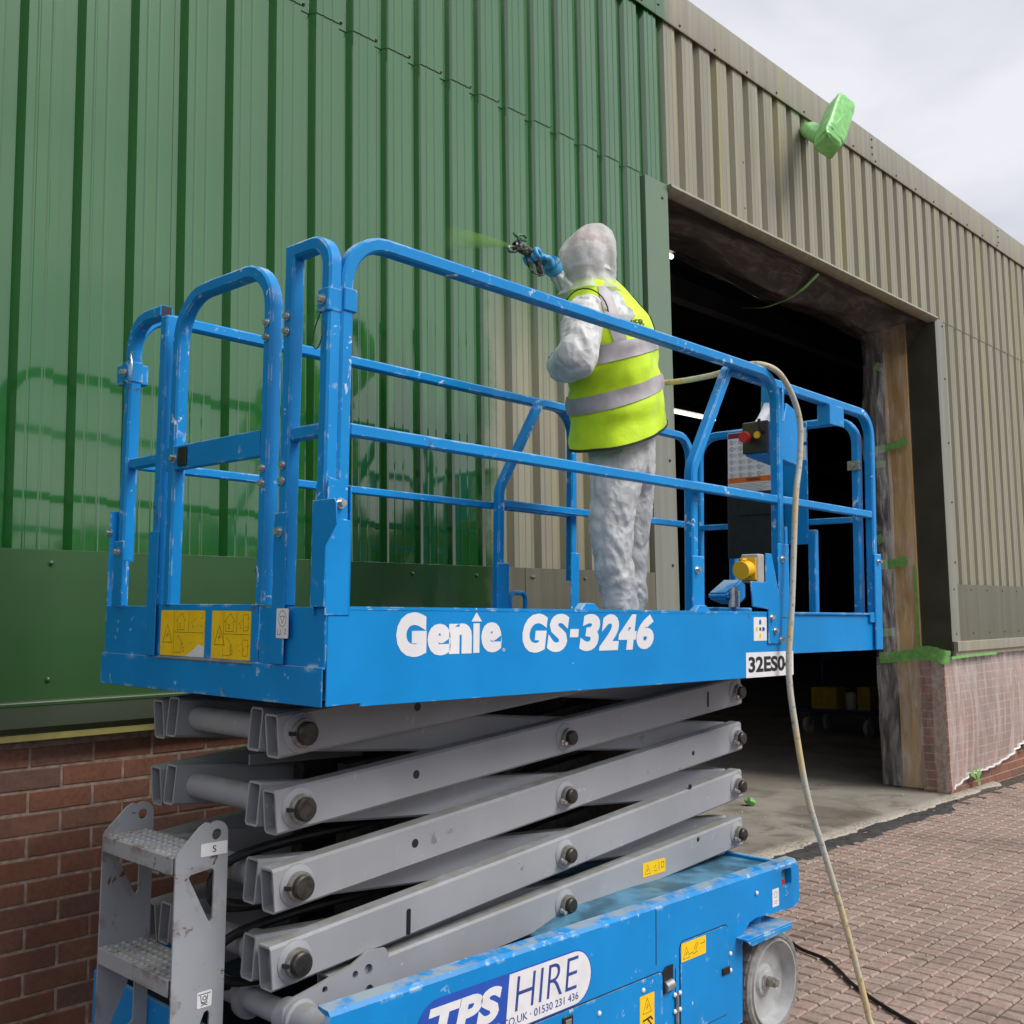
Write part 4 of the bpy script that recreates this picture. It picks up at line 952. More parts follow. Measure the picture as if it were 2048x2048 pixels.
strokes('pictogram', [[(1.56, -1.155), (1.585, -1.15)], [(1.565, -1.14), (1.58, -1.12)], [(1.575, -1.145), (1.59, -1.122)], [(1.605, -1.13), (1.628, -1.13), (1.628, -1.122)], [(1.54, -1.15), (1.56, -1.148)]], .002, fc, M['ink'], y1_)
y2_ = plate('warning_sticker', [rrect(1.258, 1.336, -1.345, -1.222, .003)], .0005, fc, M['yellow'], d1); warn_tri(1.297, -1.256, .023, fc, y2_, True, .0016)
strokes('pictogram', [[(1.275, -1.30), (1.315, -1.295), (1.325, -1.305)], [(1.28, -1.31), (1.30, -1.325)], [(1.30, -1.30), (1.32, -1.32)]], .006, fc, M['ink'], y2_)
w3 = plate('sticker', [rrect(2.098, 2.146, -1.105, -1.040, .002)], .0005, fc0, M['white'], body)
strokes('pictogram', [[(2.122+.010*math.cos(q*.7854), -1.062+.012*math.sin(q*.7854)) for q in range(9)], [(2.11, -1.085), (2.134, -1.085)], [(2.113, -1.093), (2.131, -1.093)]], .0015, fc0, M['ink'], w3)
# hire company sticker
def pill(x0, x1, y0, y1, k=14):
    r_ = (y1-y0)/2; cy = (y0+y1)/2
    return [(x1-r_*1.0+r_*math.cos(R(-90+180*i/k)), cy+r_*math.sin(R(-90+180*i/k))) for i in range(k+1)]+[(x0+r_+r_*math.cos(R(90+180*i/k)), cy+r_*math.sin(R(90+180*i/k))) for i in range(k+1)]
hire = plate('hire_sticker', [pill(.308, 1.018, -1.168, -1.009)], .0005, fc0, M['navy'], body)
wp = [p for p in pill(.308, 1.014, -1.164, -1.013) if p[0] > .70]
plate('sticker_half', [[(.640, -1.164)]+wp+[(.656, -1.013)]], .0003, fc0, M['white'], hire, z0=.0006)
text('lettering', 'TPS', (.352, .625, -1.122, -1.030), fc0, M['white'], hire, fat=.05, shear=.2, z0=.0007)
text('lettering', 'HIRE', (.678, .955, -1.118, -1.026), fc0, M['navy_ink'], hire, fat=-.012, shear=.12, z0=.001)
text('lettering', 'HIRE.', (.545, .622, -1.153, -1.133), fc0, M['white'], hire, fat=.03, z0=.0007)
text('lettering', 'CO.UK · 01530 231 436', (.630, .955, -1.151, -1.130), fc0, M['navy_ink'], hire, z0=.001)
# wheels
def wheel(u_, v0, s_):
    wr = LB(); c_ = (u_, v0, -1.385)
    wr.lathe(c_, (0, s_, 0), [(.012, .158), (.002, .165), (.0, .178), (.008, .189), (.018, .1905), (.105, .1905), (.116, .186), (.12, .165)], 48)
    ty = wr.build('wheel', M['rubber'], lift)
    tr_ = LB()
    for k in range(28):
        a = 2*math.pi*k/28
        for q in range(2):
            aa = a+(.11 if q else 0); d = V((math.cos(aa), 0, math.sin(aa))); tg = V((-d.z, 0, d.x)); p = V((u_, v0+s_*(.018+.045*q), -1.385))+d*.190
            tr_.prism([p-tg*.016, p+tg*.014, p+tg*.019+V((0, s_*.04, 0)), p-tg*.011+V((0, s_*.04, 0))], d*.004)
    tr_.build('tread', M['rubber'], ty, recalc=True)
    r2 = LB(); r2.lathe(c_, (0, s_, 0), [(.010, .160), (-.002, .157), (-.002, .150), (.02, .142), (.045, .136), (.05, .06), (.038, .052), (.036, .035), (.03, .034), (.03, .0)], 40); r2.build('rim', M['rim'], ty)
    hb = LB(); hb.cyl((u_, v0+s_*.03, -1.385), (u_, v0+s_*.0, -1.385), .018, 14); hb.cyl((u_, v0+s_*.0, -1.385), (u_, v0-s_*.012, -1.385), .014, 6)
    hb.box(u_-.03, u_-.012, v0+s_*.028, v0+s_*.030, -1.40, -1.36); hb.build('hub_nut', M['washer'], ty)
wheel(2.121, .006, 1); wheel(2.121, W-.006, -1); wheel(.26, .006, 1); wheel(.26, W-.006, -1)
b = LB(); b.box(1.84, 2.165, -.045, .16, -1.168, -1.160); b.prism([(1.84, -.045, -1.168), (2.165, -.045, -1.168), (2.165, -.045, -1.185), (1.875, -.045, -1.19)], (0, .004, 0)); yk = b.build('steering_yoke', M['blue_worn'], lift, bev=.002)
b = LB(); b.cyl((2.06, .07, -1.16), (2.06, .07, -1.10), .038, 20); b.cyl((2.115, .07, -1.16), (2.115, .07, -1.10), .02, 14); b.build('king_pin', M['blue'], yk)
# --- entry ladder
lo = [(-.155,-1.46),(-.155,-.632),(-.150,-.624),(-.090,-.566),(-.072,-.556)]+[(-.040+.033*math.cos(R(a)), -.590+.034*math.sin(R(a))) for a in range(120, -1, -15)]+[(-.006,-.64),(-.004,-1.46)]
tri1 = [(-.118,-.688),(-.112,-.682),(-.052,-.674),(-.045,-.680),(-.045,-.800),(-.050,-.808),(-.058,-.804)]
tri2 = [(-.118,-1.16),(-.060,-1.03),(-.050,-1.027),(-.045,-1.035),(-.045,-1.15),(-.052,-1.16),(-.11,-1.17)]
lad = None
for vv in (.4, .79):
    s_ = plate('ladder_stringer', [lo, circle2(-.040, -.590, .0145, 20), tri1, tri2], .006, fside(vv), M['ladder'], lift)
    if lad is None: lad = s_
lb_ = plate('label', [rrect(-.086, -.009, -.642, -.609, .003)], .0006, fside(.3934), M['white'], lad)
text('lettering', 'S', (-.052, -.042, -.634, -.617), fside(.3934), M['ink'], lb_, z0=.0008)
lc_ = plate('label', [rrect(-.082, -.040, -1.018, -.978, .004)], .0006, fside(.3934), M['white'], lad)
strokes('pictogram', [[(-.078, -.985), (-.044, -.984)], [(-.072, -.988), (-.070, -1.003), (-.062, -1.006), (-.054, -1.002), (-.052, -.988)], [(-.061+.005*math.cos(q*.7854), -.995+.005*math.sin(q*.7854)) for q in range(9)], [(-.07, -1.013), (-.053, -1.006)], [(-.053, -1.013), (-.07, -1.006)]], .0022, fside(.3934), M['ink'], lc_)
for hh in (-.634, -.932, -1.230):
    b = LB(); b.box(-.153, -.022, .4065, .7835, hh-.005, hh); b.box(-.158, -.1535, .4065, .7835, hh-.044, hh); stp = b.build('step', M['ladder'], lift, bev=.002)
    b = LB()
    for i_ in range(13):
        for j_ in range(5):
            cu, cv = -.142+.026*j_, .424+.0287*i_+(.014 if j_ % 2 else 0)
            if cv < .775: b.lathe((cu, cv, hh-.0002), (0, 0, 1), [(0, .0085), (.003, .007), (.0045, .004), (.005, 0)], 8)
    b.build('tread_studs', M['ladder'], stp)
    LB().box(-.083, -.0805, .41, .78, hh-.001, hh+.0004).build('step_seam', M['black'], stp)

# ================================================================== SHEETING, TAPE, FLOODLIGHT
def nz3(x, y, z): return noise.noise((x, y, z))
BOT = [(9.40, .045), (9.55, .055), (9.90, .12), (10.2, .145), (10.63, .135), (11.06, .215), (11.44, .285), (11.9, .16), (12.5, .12), (13.4, .2)]
def lerp_tab(tab, x):
    if x <= tab[0][0]: return tab[0][1]
    for (a, p), (c_, q) in zip(tab, tab[1:]):
        if x <= c_: return p+(q-p)*(x-a)/(c_-a)
    return tab[-1][1]
def front_film(a, c_):
    x = 9.520+3.6*a; zb = lerp_tab(BOT, x)+.010*math.sin(x*9); z = 1.212+(zb-1.212)*c_
    pull = 0                                                       # folds gather towards the taped points
    for tx in (10.04, 11.41, 12.6): pull += math.exp(-((x-tx)/.35)**2)*c_*.05*math.sin((x-tx)*55/(.4+c_))
    e0 = min(1, a*14); y = -.014-.055*e0*math.sin(math.pi*c_)**1.2*(.6+.6*nz3(x*1.3, 0, 3))-.022*c_*abs(math.sin(x*13+3*nz3(x*2, z*1.2, 0)))+.012*nz3(x*9, z*2.2, 1)+pull*.4
    return (x, min(y, -.008), z)
ff_ = MB().grid(front_film, 170, 36).build('plastic_sheet', M['film'], None, angle=60)
MB().sweep([V(front_film(k/170, 1.0))+V((0, -.006, .012)) for k in range(171)], [(.010*math.cos(j*.785)*(1+.3*math.sin(j*3)), .016*math.sin(j*.785)) for j in range(8)]).build('rolled_hem', M['film_hem'], ff_)
tag(ff_, 'clear plastic sheet taped over the low brick wall right of the doorway', 'plastic sheet')
def return_film(a, c_):
    y = -.016+.61*a; z = 1.20+(gz(9.6, y)+.035-1.20)*c_; e0 = min(1, a*12)
    x = 9.521-e0*(.014*nz3(y*9, z*3, 4)+.012*math.sin(y*26+5*nz3(z*2, y, 0)+z*4)*(c_*(1-c_)*3))
    return (min(x, 9.546), y, z)
tag(MB().grid(return_film, 44, 40).build('plastic_sheet', M['film_return'], None, angle=60), 'clear plastic sheet wrapped round the brick pillar and foot of the timber door post', 'plastic sheet')
def post_film(a, c_):
    y = .228+.40*a; z = 1.22+3.03*c_; bl = .06*math.sin(math.pi*c_*2.2)**2*(a > .55)*(a-.55)*2
    x = 9.612-.02*nz3(y*10, z*2.2, 8)-.015*abs(math.sin(z*6+y*22+2*nz3(z*3, 0, 2)))*a-.02*max(0, nz3(z*1.3, 5, 5))
    return (x, y+bl, z)
tag(MB().grid(post_film, 34, 120).build('plastic_sheet', M['film_side'], None, angle=60), 'tall strip of wrinkled clear plastic sheet over the timber door post', 'plastic sheet')
def guide_film(a, c_):
    y = .40+.23*a; z = 1.18+3.05*c_; b_ = math.sin(math.pi*a)
    x = 9.592-b_*(.055+.045*nz3(z*1.1, 0, 9)+.018*abs(math.sin(z*7-a*4+3*nz3(z*2, a, 0))))-.012*nz3(a*5, z*5, 3)
    return (x, y+.03*nz3(z*.9, 4, 4), z)
tag(MB().grid(guide_film, 20, 150).build('plastic_sheet', M['film_guide'], None, angle=60), 'narrow plastic sheet wrapped over the black door guide behind the timber post', 'plastic sheet')
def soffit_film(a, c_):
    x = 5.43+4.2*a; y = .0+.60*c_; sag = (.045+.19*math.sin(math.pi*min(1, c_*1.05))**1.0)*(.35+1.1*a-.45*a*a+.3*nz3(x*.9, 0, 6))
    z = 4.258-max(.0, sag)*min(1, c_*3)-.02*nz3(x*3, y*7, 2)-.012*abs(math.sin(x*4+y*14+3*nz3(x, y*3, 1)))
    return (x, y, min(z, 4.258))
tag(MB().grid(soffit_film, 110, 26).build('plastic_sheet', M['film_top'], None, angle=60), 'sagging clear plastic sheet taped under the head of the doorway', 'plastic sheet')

def tape(pts, wd, wdir, label, group='strips of green masking tape'):
    b = MB(); P = spline(pts, 6); wd *= .82; wdir = V(wdir).normalized(); k = len(P); vs = []
    for i, p in enumerate(P):
        t_ = (P[min(i+1, k-1)]-P[max(i-1, 0)]).normalized(); a = (wdir-t_*wdir.dot(t_)).normalized(); nn = t_.cross(a)
        w_ = wd*(1+.12*nz3(p.x*9+i, p.y*9, p.z*9)); dz = nn*.004*nz3(p.x*20, p.y*20, p.z*30)
        vs += [p-a*w_/2+dz, p+a*w_/2+dz, p+a*w_/2+nn*.0015+dz, p-a*w_/2+nn*.0015+dz]
    b.add(vs, [(4*i+j, 4*i+(j+1) % 4, 4*i+4+(j+1) % 4, 4*i+4+j) for i in range(k-1) for j in range(4)]+[(3, 2, 1, 0), (4*k-4, 4*k-3, 4*k-2, 4*k-1)])
    return tag(b.build('masking_tape', M['tape'], None, recalc=True), label, 'tape', group)
XR = 9.562
tape([(XR+.01, .56, 3.115), (XR, .40, 3.135), (XR, .225, 3.168)], .085, (0, 0, 1), 'green tape across the timber door post, topmost of the long bands')
tape([(XR+.01, .57, 2.985), (XR, .44, 2.985)], .075, (0, 0, 1), 'short green tape just below the topmost long band on the door post')
tape([(XR+.01, .56, 2.27), (XR, .50, 2.30)], .10, (0, 0, 1), 'short green tape on the door guide midway up the post')
tape([(XR+.01, .565, 2.045), (XR, .42, 2.052), (XR, .28, 2.075)], .10, (0, 0, 1), 'green tape band across the timber door post level with the platform panel')
tape([(XR+.01, .56, 1.42), (XR, .43, 1.425)], .09, (0, 0, 1), 'short green tape on the door guide just above the brick height')
tape([(9.508, .56, 1.19), (9.505, .40, 1.205), (9.505, .21, 1.225)], .12, (0, 0, 1), 'wide green tape band at brick height across the foot of the door post')
tape([(9.51, .215, 1.235), (9.50, .10, 1.24), (9.505, -.012, 1.21), (9.55, -.065, 1.195)], .15, (0, 0, 1), 'crumpled green tape folded round the brick pillar corner under the sill')
tape([(XR+.03, .222, 1.20), (XR+.03, .222, 1.6), (XR+.03, .23, 2.02)], .03, (0, 1, 0), 'thin vertical green tape along the edge of the timber door post')
tape([(XR+.02, .50, 3.93), (XR+.015, .44, 3.90)], .09, (0, 0, 1), 'small green tape at the top of the door post')
tape([(9.56, -.075, 1.196), (10.1, -.072, 1.203), (10.7, -.07, 1.205)], .03, (0, 0, 1), 'narrow green tape under the sill along the sheeted brick wall')
tape([(7.55, .02, 4.235), (7.49, .20, 4.09), (7.42, .42, 4.03), (7.37, .60, 4.05)], .06, (1, 0, .2), 'green tape strip across the sheeting under the doorway head')
tape([(9.92, -.055, .16), (10.04, -.062, .12), (10.16, -.055, .15)], .06, (0, 0, 1), 'green tape holding the sheet foot near the pillar, lying level')
tape([(10.0, -.066, .21), (10.045, -.068, .12), (10.10, -.06, .03)], .055, (1, 0, 0), 'green tape hanging down across the level strip at the sheet foot')
tape([(11.34, -.06, .26), (11.42, -.065, .29), (11.53, -.06, .33)], .075, (0, 0, 1), 'green tape holding the sheet foot at the right edge of the photo')

fl_ = tag(empty('floodlight', (7.33, -.05, 5.30)), 'floodlight wrapped in crumpled green film sticking out from the eaves', 'floodlight')
fo_ = V((7.33, -.05, 5.30))
Ac, Bc, Cc_, Dc = V((7.061,-.45,5.393)), V((7.345,-.46,5.385)), V((7.045,-.47,4.955)), V((6.835,-.45,5.0)); dep = V((.03, .135, -.075))
fb_ = MB(); cen = (Ac+Bc+Cc_+Dc)/4+dep*.5-fo_; ax_, ay_, az_ = ((Bc-Ac)+(Cc_-Dc))/4, ((Ac-Dc)+(Bc-Cc_))/4, dep*-.5
def bag(a, k):
    th, ph = 2*math.pi*a, math.pi*(k-.5); sp = lambda c_, e_: math.copysign(abs(c_)**e_, c_)
    x, y, z = sp(math.cos(ph), .35)*sp(math.cos(th), .35), sp(math.cos(ph), .35)*sp(math.sin(th), .35), sp(math.sin(ph), .35)
    wr = .11*(.4-abs(noise.noise((x*1.1+y*.5, y*8.5+x*1.6, z*1.5))))+.03*noise.noise((x*3, y*3, z*3+5))+.04*(.4-abs(noise.noise((x*4, y*13, z*4))))*(1-.6*abs(x))
    f_ = 1.02+wr
    return cen+(ax_*x*(1.02-.05*y)+ay_*y)*f_+az_*z*(f_+.05*(.4-abs(noise.noise((x*1.5, y*9, 2)))))
fb_.grid(bag, 72, 48)
M['film_green'] = cloth('green_wrap', (.25, .66, .19), .35, None, .5, 14, 0)
fb_.build('lamp_head', M['film_green'], fl_, recalc=True, angle=75)
nk = MB(); pth = spline([V((6.98, -.38, 5.04))-fo_, V((7.04, -.30, 5.07))-fo_, V((7.20, -.15, 5.22))-fo_, V((0, -.012, 0))], 6)
ring_ = []
nk.sweep(pth, [(.060*math.cos(2*math.pi*j/16)*(1+.25*math.sin(j*5)), .075*math.sin(2*math.pi*j/16)*(1+.2*math.cos(j*7))) for j in range(16)]); nk.build('bracket_wrap', M['film_green'], fl_, angle=50)

# ================================================================== HOSE, CABLE, SMALL THINGS ON THE GROUND
hp = [(2.02, .80, .98), (2.09, .62, .985), (2.10, .45, .965), (2.09, .25, .962), (2.085, .10, .978), (2.10, .02, .975), (2.165, -.022, .945), (2.25, -.035, .86), (2.296, -.04, .753), (2.285, -.04, .60), (2.245, -.042, .44), (2.20, -.045, .05), (2.166, -.045, -.22), (2.176, -.066, -.45), (2.198, -.1, -.7), (2.254, -.132, -.9), (2.306, -.167, -1.1), (2.344, -.204, -1.3), (2.364, -.233, -1.45), (2.374, -.255, -1.540), (2.37, -.32, -1.562), (2.30, -.6, -1.562), (2.1, -1.0, -1.562)]
mm, t, bs = newmat('hose_rubber'); c = coords(t); n1 = noise_(t, c, 4.2, 3); n2 = noise_(t, c, 60, 3)
col = mixc(t, step(t, n1, .46, .6), (.50, .50, .43), (.58, .46, .24)); col = mixc(t, step(t, n2, .55, .7), col, (.30, .27, .20)); t.links.new(col, bs.inputs['Base Color']); bs.inputs['Roughness'].default_value = .6
hose = MB().sweep(spline([LW(*p) for p in hp], 8), circ(.0118, 12)).build('paint_hose', mm)
tag(hose, 'pale paint hose draped over the top rail and hanging to the paving', 'hose')
cpts = [(4.80, -1.02), (4.673, -1.173), (4.615, -1.328), (4.50, -1.46), (4.409, -1.547), (4.295, -1.689), (4.214, -1.809), (4.13, -1.95), (4.02, -2.15), (3.8, -2.6)]
tag(MB().sweep(spline([gpt(x, y, .0105) for x, y in cpts], 7), circ(.0085, 8)).build('power_cable', M['black']), 'thin black cable lying across the paving beyond the wheel', 'cable')
def crumple(name, c_, r_, mat_, label, cat, squash=.8):
    bm = bmesh.new(); bmesh.ops.create_icosphere(bm, subdivisions=3, radius=r_)
    for v in bm.verts:
        f_ = 1+.35*noise.noise(v.co*(2.2/r_)*.6)+.2*noise.noise(v.co*(5/r_)*.5+V((3, 1, 2))); v.co = V((v.co.x*f_, v.co.y*f_, v.co.z*f_*squash))
    me = bpy.data.meshes.new(name); bm.to_mesh(me); bm.free(); o = link(name, me, mat_); o.location = c_; return tag(o, label, cat)
crumple('tape_ball', gpt(7.78, .93, .045), .042, M['tape'], 'small crumpled ball of green tape on the concrete floor', 'tape ball')
for k, (x, y, a, l, g_) in enumerate(((11.28, -.25, .35, .36, 'longer'), (11.38, -.16, .9, .28, 'shorter'))):
    mb_ = MB(); mb_.box(-l/2, l/2, -.03, .03, 0, .03); o = mb_.build('timber_offcut', M['wood'], bev=.003); o.location = gpt(x, y, .002+.001*k); o.rotation_euler = (0, 0, a)
    tag(o, ('long pale timber offcut lying by the brick wall foot', 'short pale timber offcut behind the long one by the brick wall foot')[k], 'timber offcut', 'timber offcuts')

gr = MB(); rg = random.Random(11)
for k in range(420):
    x, y = (rg.uniform(3.7, 11), rg.uniform(-2.6, -.1)) if k < 330 else (rg.uniform(6, 9.5), rg.uniform(0, 1.5))
    r_ = rg.uniform(.003, .009); p = gpt(x, y, .001 if k < 330 else .0125); a0 = rg.uniform(0, 6)
    q = [p+V((r_*math.cos(a0+j*2.1)*rg.uniform(.6, 1.6), r_*math.sin(a0+j*2.1), 0)) for j in range(3)]
    gr.add(q+[p+V((0, 0, r_*.7))], [(0, 1, 3), (1, 2, 3), (2, 0, 3)])
tag(gr.build('grit', plain('pale_grit', (.48, .44, .38), .9, 0, .4, 8), smooth=False), kind='stuff')

# ------------------------------------------------------------------ inside the doorway
def strip_light(p, q, label):
    p, q = V(p), V(q); o = tag(empty('strip_light', p), label, 'strip light', 'lit strip lights inside the warehouse'); d = (q-p).normalized(); s_ = V((-d.y, d.x, 0))
    b = MB(); b.prism([s_*.06+V((0,0,.0)), s_*-.06, s_*-.04+V((0,0,.07)), s_*.04+V((0,0,.07))], q-p); b.build('fitting', M['washer'], o)
    b = MB(); b.cyl(V((0,0,-.03)), q-p+V((0,0,-.03)), .026, 12); b.build('tube', M['tube'], o); return o
strip_light((12.3, 5.0, 4.60), (13.9, 5.0, 4.62), 'long lit strip light seen low through the doorway beside the worker')
strip_light((8.10, 2.0, 5.10), (8.46, 2.0, 5.12), 'small lit strip light at the upper left corner of the doorway')
tr = tag(empty('trolley', gpt(13.4, 2.8, .012)), 'dark blue flat trolley standing deep inside the doorway', 'trolley')
b = MB(); b.box(-.35, .35, -.55, .55, .28, .33); b.build('trolley_deck', M['trolley_blue'], tr, bev=.01)
b = MB(); b.sweep(fillet([(.33, -.50, .33), (.33, -.50, 1.0), (.33, .50, 1.0), (.33, .50, .33)], .1), circ(.02, 10)); b.build('trolley_handle', M['trolley_blue'], tr)
for sx, sy in ((-.28, .42), (-.28, -.42), (.28, .42), (.28, -.42)):
    b = MB(); b.cyl((sx, sy-.025, .11), (sx, sy+.025, .11), .11, 20); b.build('wheel', M['greybox'], tr); b = MB(); b.box(sx-.03, sx+.03, sy-.04, sy-.03, .11, .28); b.box(sx-.03, sx+.03, sy+.03, sy+.04, .11, .28); b.build('castor_fork', M['washer'], tr)
tb = gpt(13.4, 2.8, .012)+V((0, 0, .331))
for (dx, dy, w_, h_, l_) in ((-.16, .17, .36, .28, 'wide yellow crate standing on the trolley deck'), (-.16, -.38, .17, .30, 'narrow yellow crate at the far right of the trolley deck')):
    o = tag(empty('crate', tb+V((dx, dy, 0))), l_, 'crate', 'yellow crates on the trolley')
    b = MB(); b.box(-.15, .15, -w_/2, w_/2, 0, h_); b.build('crate_body', M['crate'], o, bev=.006)
    n_ = max(2, int(w_/.09)); b = MB()
    for i in range(n_):
        for j in range(3): yy = -w_/2+w_*(i+.5)/n_; zz = h_*(j+.5)/3; b.box(-.1535, -.1505, yy-.028, yy+.028, zz-.034, zz+.034)
    b.build('crate_panel', M['crate'], o)
cn = tag(empty('paint_can', tb+V((-.15, -.13, 0))), 'grey paint can between the two yellow crates on the trolley', 'paint can'); b = MB(); b.lathe((0,0,0), (0,0,1), [(0,0),(0,.07),(.2,.07),(.21,.066),(.21,.05),(.22,.045),(.22,0)], 24); b.build('can_body', M['greybox'], cn)

# ================================================================== WORKER
PO = V((1.98, .60, -.15)); pw = LW(*PO)
pm = lm.copy()
for i in range(3): pm[i][3] = pw[i]
person = tag(empty('person', mat4=pm), 'person in white hooded coverall and yellow hi-vis vest on the platform', 'person')
def P(u, v, h): return V((u, v, h))-PO
def skin(name, verts, edges, radii, mat_, parent, sub=2, root=0, disp=None, smooth=True):
    me = bpy.data.meshes.new(name); me.from_pydata([tuple(v) for v in verts], edges, []); o = bpy.data.objects.new(name, me); COL.objects.link(o)
    md = o.modifiers.new('s', 'SKIN'); md.use_smooth_shade = True; md.branch_smoothing = .6
    for i, r_ in enumerate(radii):
        sv = me.skin_vertices[0].data[i]; sv.radius = r_ if isinstance(r_, tuple) else (r_, r_); sv.use_root = (i == root)
    o.modifiers.new('d', 'SUBSURF').levels = sub
    dg = bpy.context.evaluated_depsgraph_get(); m2 = bpy.data.meshes.new_from_object(o.evaluated_get(dg)); bpy.data.objects.remove(o)
    m2.name = name
    if disp:
        ns = [v.normal.copy() for v in m2.vertices]
        for v, n_ in zip(m2.vertices, ns): v.co += n_*disp(v.co)
    m2.materials.clear(); o = link(name, m2, mat_, parent)
    m2.polygons.foreach_set('use_smooth', [True]*len(m2.polygons)); return o
def crease(c_):
    q = c_+V((1.7, .3, 0)); leg = 1 if c_.z < .75 else 0
    rd = lambda x, y, z: .45-abs(noise.noise(V((x, y, z))))
    f_ = .020*rd(q.x*5+q.z*3.2, q.y*5, q.z*4.6)+.013*rd(q.x*9-q.z*6, q.y*9+1, q.z*8)+.006*rd(q.x*17+q.z*13, q.y*17, q.z*15)
    low = max(0, .30-c_.z)/.30
    w_ = V((noise.noise(q*4), noise.noise(q*4+V((7, 0, 0))), noise.noise(q*4+V((0, 9, 0)))))*.10
    vd = lambda k, sx: noise.voronoi(V(((q.x+w_.x)*k, (q.y+w_.y)*k, (q.z*sx+w_.z+q.x*.5)*k)))[0]
    d1, d2 = vd(7, .62), vd(15, .75); f_ = f_*.55+.030*(d1[0]-.45)*.8-.012*max(0, .18-(d1[1]-d1[0]))/.18+.010*(d2[0]-.45)
    return f_*(1.0 if leg else .9)+.010*low*math.sin(c_.z*44+q.x*9+1.0*noise.noise(q*4))-.004
bv = [P(1.965,.60,.70), P(1.945,.60,.88), P(1.89,.59,1.06), P(1.84,.585,1.20), P(1.79,.60,1.32), P(1.765,.61,1.40), P(1.75,.62,1.47), P(1.745,.62,1.53),
      P(1.655,.555,1.215), P(1.525,.49,.945), P(1.70,.73,1.0), P(2.03,.66,1.265), P(2.055,.90,1.38), P(1.905,.945,1.525),
      P(1.875,.57,.58), P(1.860,.585,.26), P(1.905,.55,-.045), P(2.07,.64,.58), P(2.095,.68,.26), P(2.085,.66,-.045), P(1.78,.80,1.05)]
be = [(0,1),(1,2),(2,3),(3,4),(4,5),(5,6),(6,7),(3,8),(8,9),(9,10),(3,11),(11,12),(12,13),(0,14),(14,15),(15,16),(0,17),(17,18),(18,19),(10,20)]
br_ = [(.165,.15),(.165,.15),(.175,.155),(.14,.13),.07,.085,.10,.07,.085,.098,.055,.082,.066,.043,.115,.090,.082,.115,.090,.080,.038]
body_ = skin('coverall', bv, be, br_, M['coverall'], person, 4, 0, crease)
# boots
for (u_, v_) in ((1.905, .55), (2.085, .66)):
    skin('boot', [P(u_,v_-.04,-.095), P(u_,v_+.07,-.108), P(u_-.005,v_+.17,-.118), P(u_,v_,-.03)], [(0,1),(1,2),(0,3)], [.042,.042,.03,.045], M['boot'], person, 2)
# head under the hood: face, ears, mask
HC = P(1.748,.625,1.475)
def ell(c_, rx, ry, rz, nu_=20, nv_=14, fn=None):
    b = MB()
    def f_(a, c2):
        th, ph = 2*math.pi*a, math.pi*c2; p = V((rx*math.sin(ph)*math.cos(th), ry*math.sin(ph)*math.sin(th), rz*math.cos(ph)))
        return c_+(p+(fn(p) if fn else V((0,0,0))))
    b.grid(f_, nu_, nv_); return b
def facefn(p):
    o = V((0, 0, 0))
    if p.y > .05:
        o.y += .022*math.exp(-((p.x/.018)**2+((p.z+.005)/.03)**2)); o.y -= .008*(math.exp(-(((p.x-.033)/.016)**2+((p.z-.022)/.012)**2))+math.exp(-(((p.x+.033)/.016)**2+((p.z-.022)/.012)**2)))
        o.y += .004*math.exp(-((p.x/.025)**2+((p.z+.052)/.008)**2))
    return o
hd = ell(HC, .070, .086, .108, 32, 24, facefn).build('head', M['skin'], person, angle=80)
for sx in (-1, 1): ell(HC+V((sx*.070, -.005, -.005)), .012, .022, .034, 10, 8).build('ear', M['skin'], hd)
for sx in (-1, 1): ell(HC+V((sx*.030, .071, .022)), .012, .009, .008, 10, 8).build('eye', M['white'], hd)
ell(HC+V((0, .078, -.045)), .042, .036, .042, 16, 12).build('face_mask', M['white'], person)
# hood
def hoodfn(a, c2):
    th = 2*math.pi*a; k = c2
    prof = [(0.0,.0),(.04,.040),(.12,.072),(.28,.094),(.46,.101),(.64,.096),(.78,.088),(.90,.098),(1.0,.125)]
    r_ = lerp_tab(prof, k); z = .118-.30*k
    x, y = r_*math.cos(th)*.93, r_*math.sin(th)*1.12
    if y > 0: y *= .98
    w_ = .007*noise.noise((math.cos(th)*2.4, math.sin(th)*2.4, k*3))+.008*(1-2*abs(noise.noise((th*1.9, k*1.5, 4))))*min(1, k*4)
    if y > .062 and .22 < k < .72: y -= (y-.062)*.75
    fold = .007*math.sin(th*5+k*3)*max(0, k-.15)+.006*math.sin(th*9-k*7)*k
    f_ = 1+(w_+fold)/max(r_, .03)
    if x < 0: x *= 1+.42*math.sin(math.pi*min(1, max(0, k-.12)/.75))*(.55+.45*math.tanh(y*18+.6))
    top = (1-k)**2
    return HC+V((x*f_+.030*top+.012*k, y*f_-.012, z+.012*top+.003))
hoodo = MB().grid(hoodfn, 56, 40).build('hood', M['hood'], person, angle=80)
stp_ = MB().sweep([HC+V((.128*math.cos(2*math.pi*k/40)+.012, .132*math.sin(2*math.pi*k/40)-.01, -.10-.012*math.cos(2*math.pi*k/40))) for k in range(41)], [(-.001,-.009),(.001,-.009),(.001,.009),(-.001,.009)], n=(0,0,1)) if False else None
b = MB(); pr = [HC+V((.102*math.cos(R(a))+.014, .108*math.sin(R(a))-.012, -.088-.018*math.cos(R(a)))) for a in range(60, 350, 8)]
b.add([p+V((0,0,s_*.008)) for p in pr for s_ in (-1,1)], [(2*i, 2*i+1, 2*i+3, 2*i+2) for i in range(len(pr)-1)]); b.build('mask_strap', M['white'], person)
b = MB(); b.sweep(spline([HC+V((-.085,.05,-.01)), HC+V((-.098,.06,-.045)), HC+V((-.09,.08,-.05)), HC+V((-.08,.09,-.03))], 5), circ(.004, 6)); b.build('hood_cord', M['white'], hoodo)
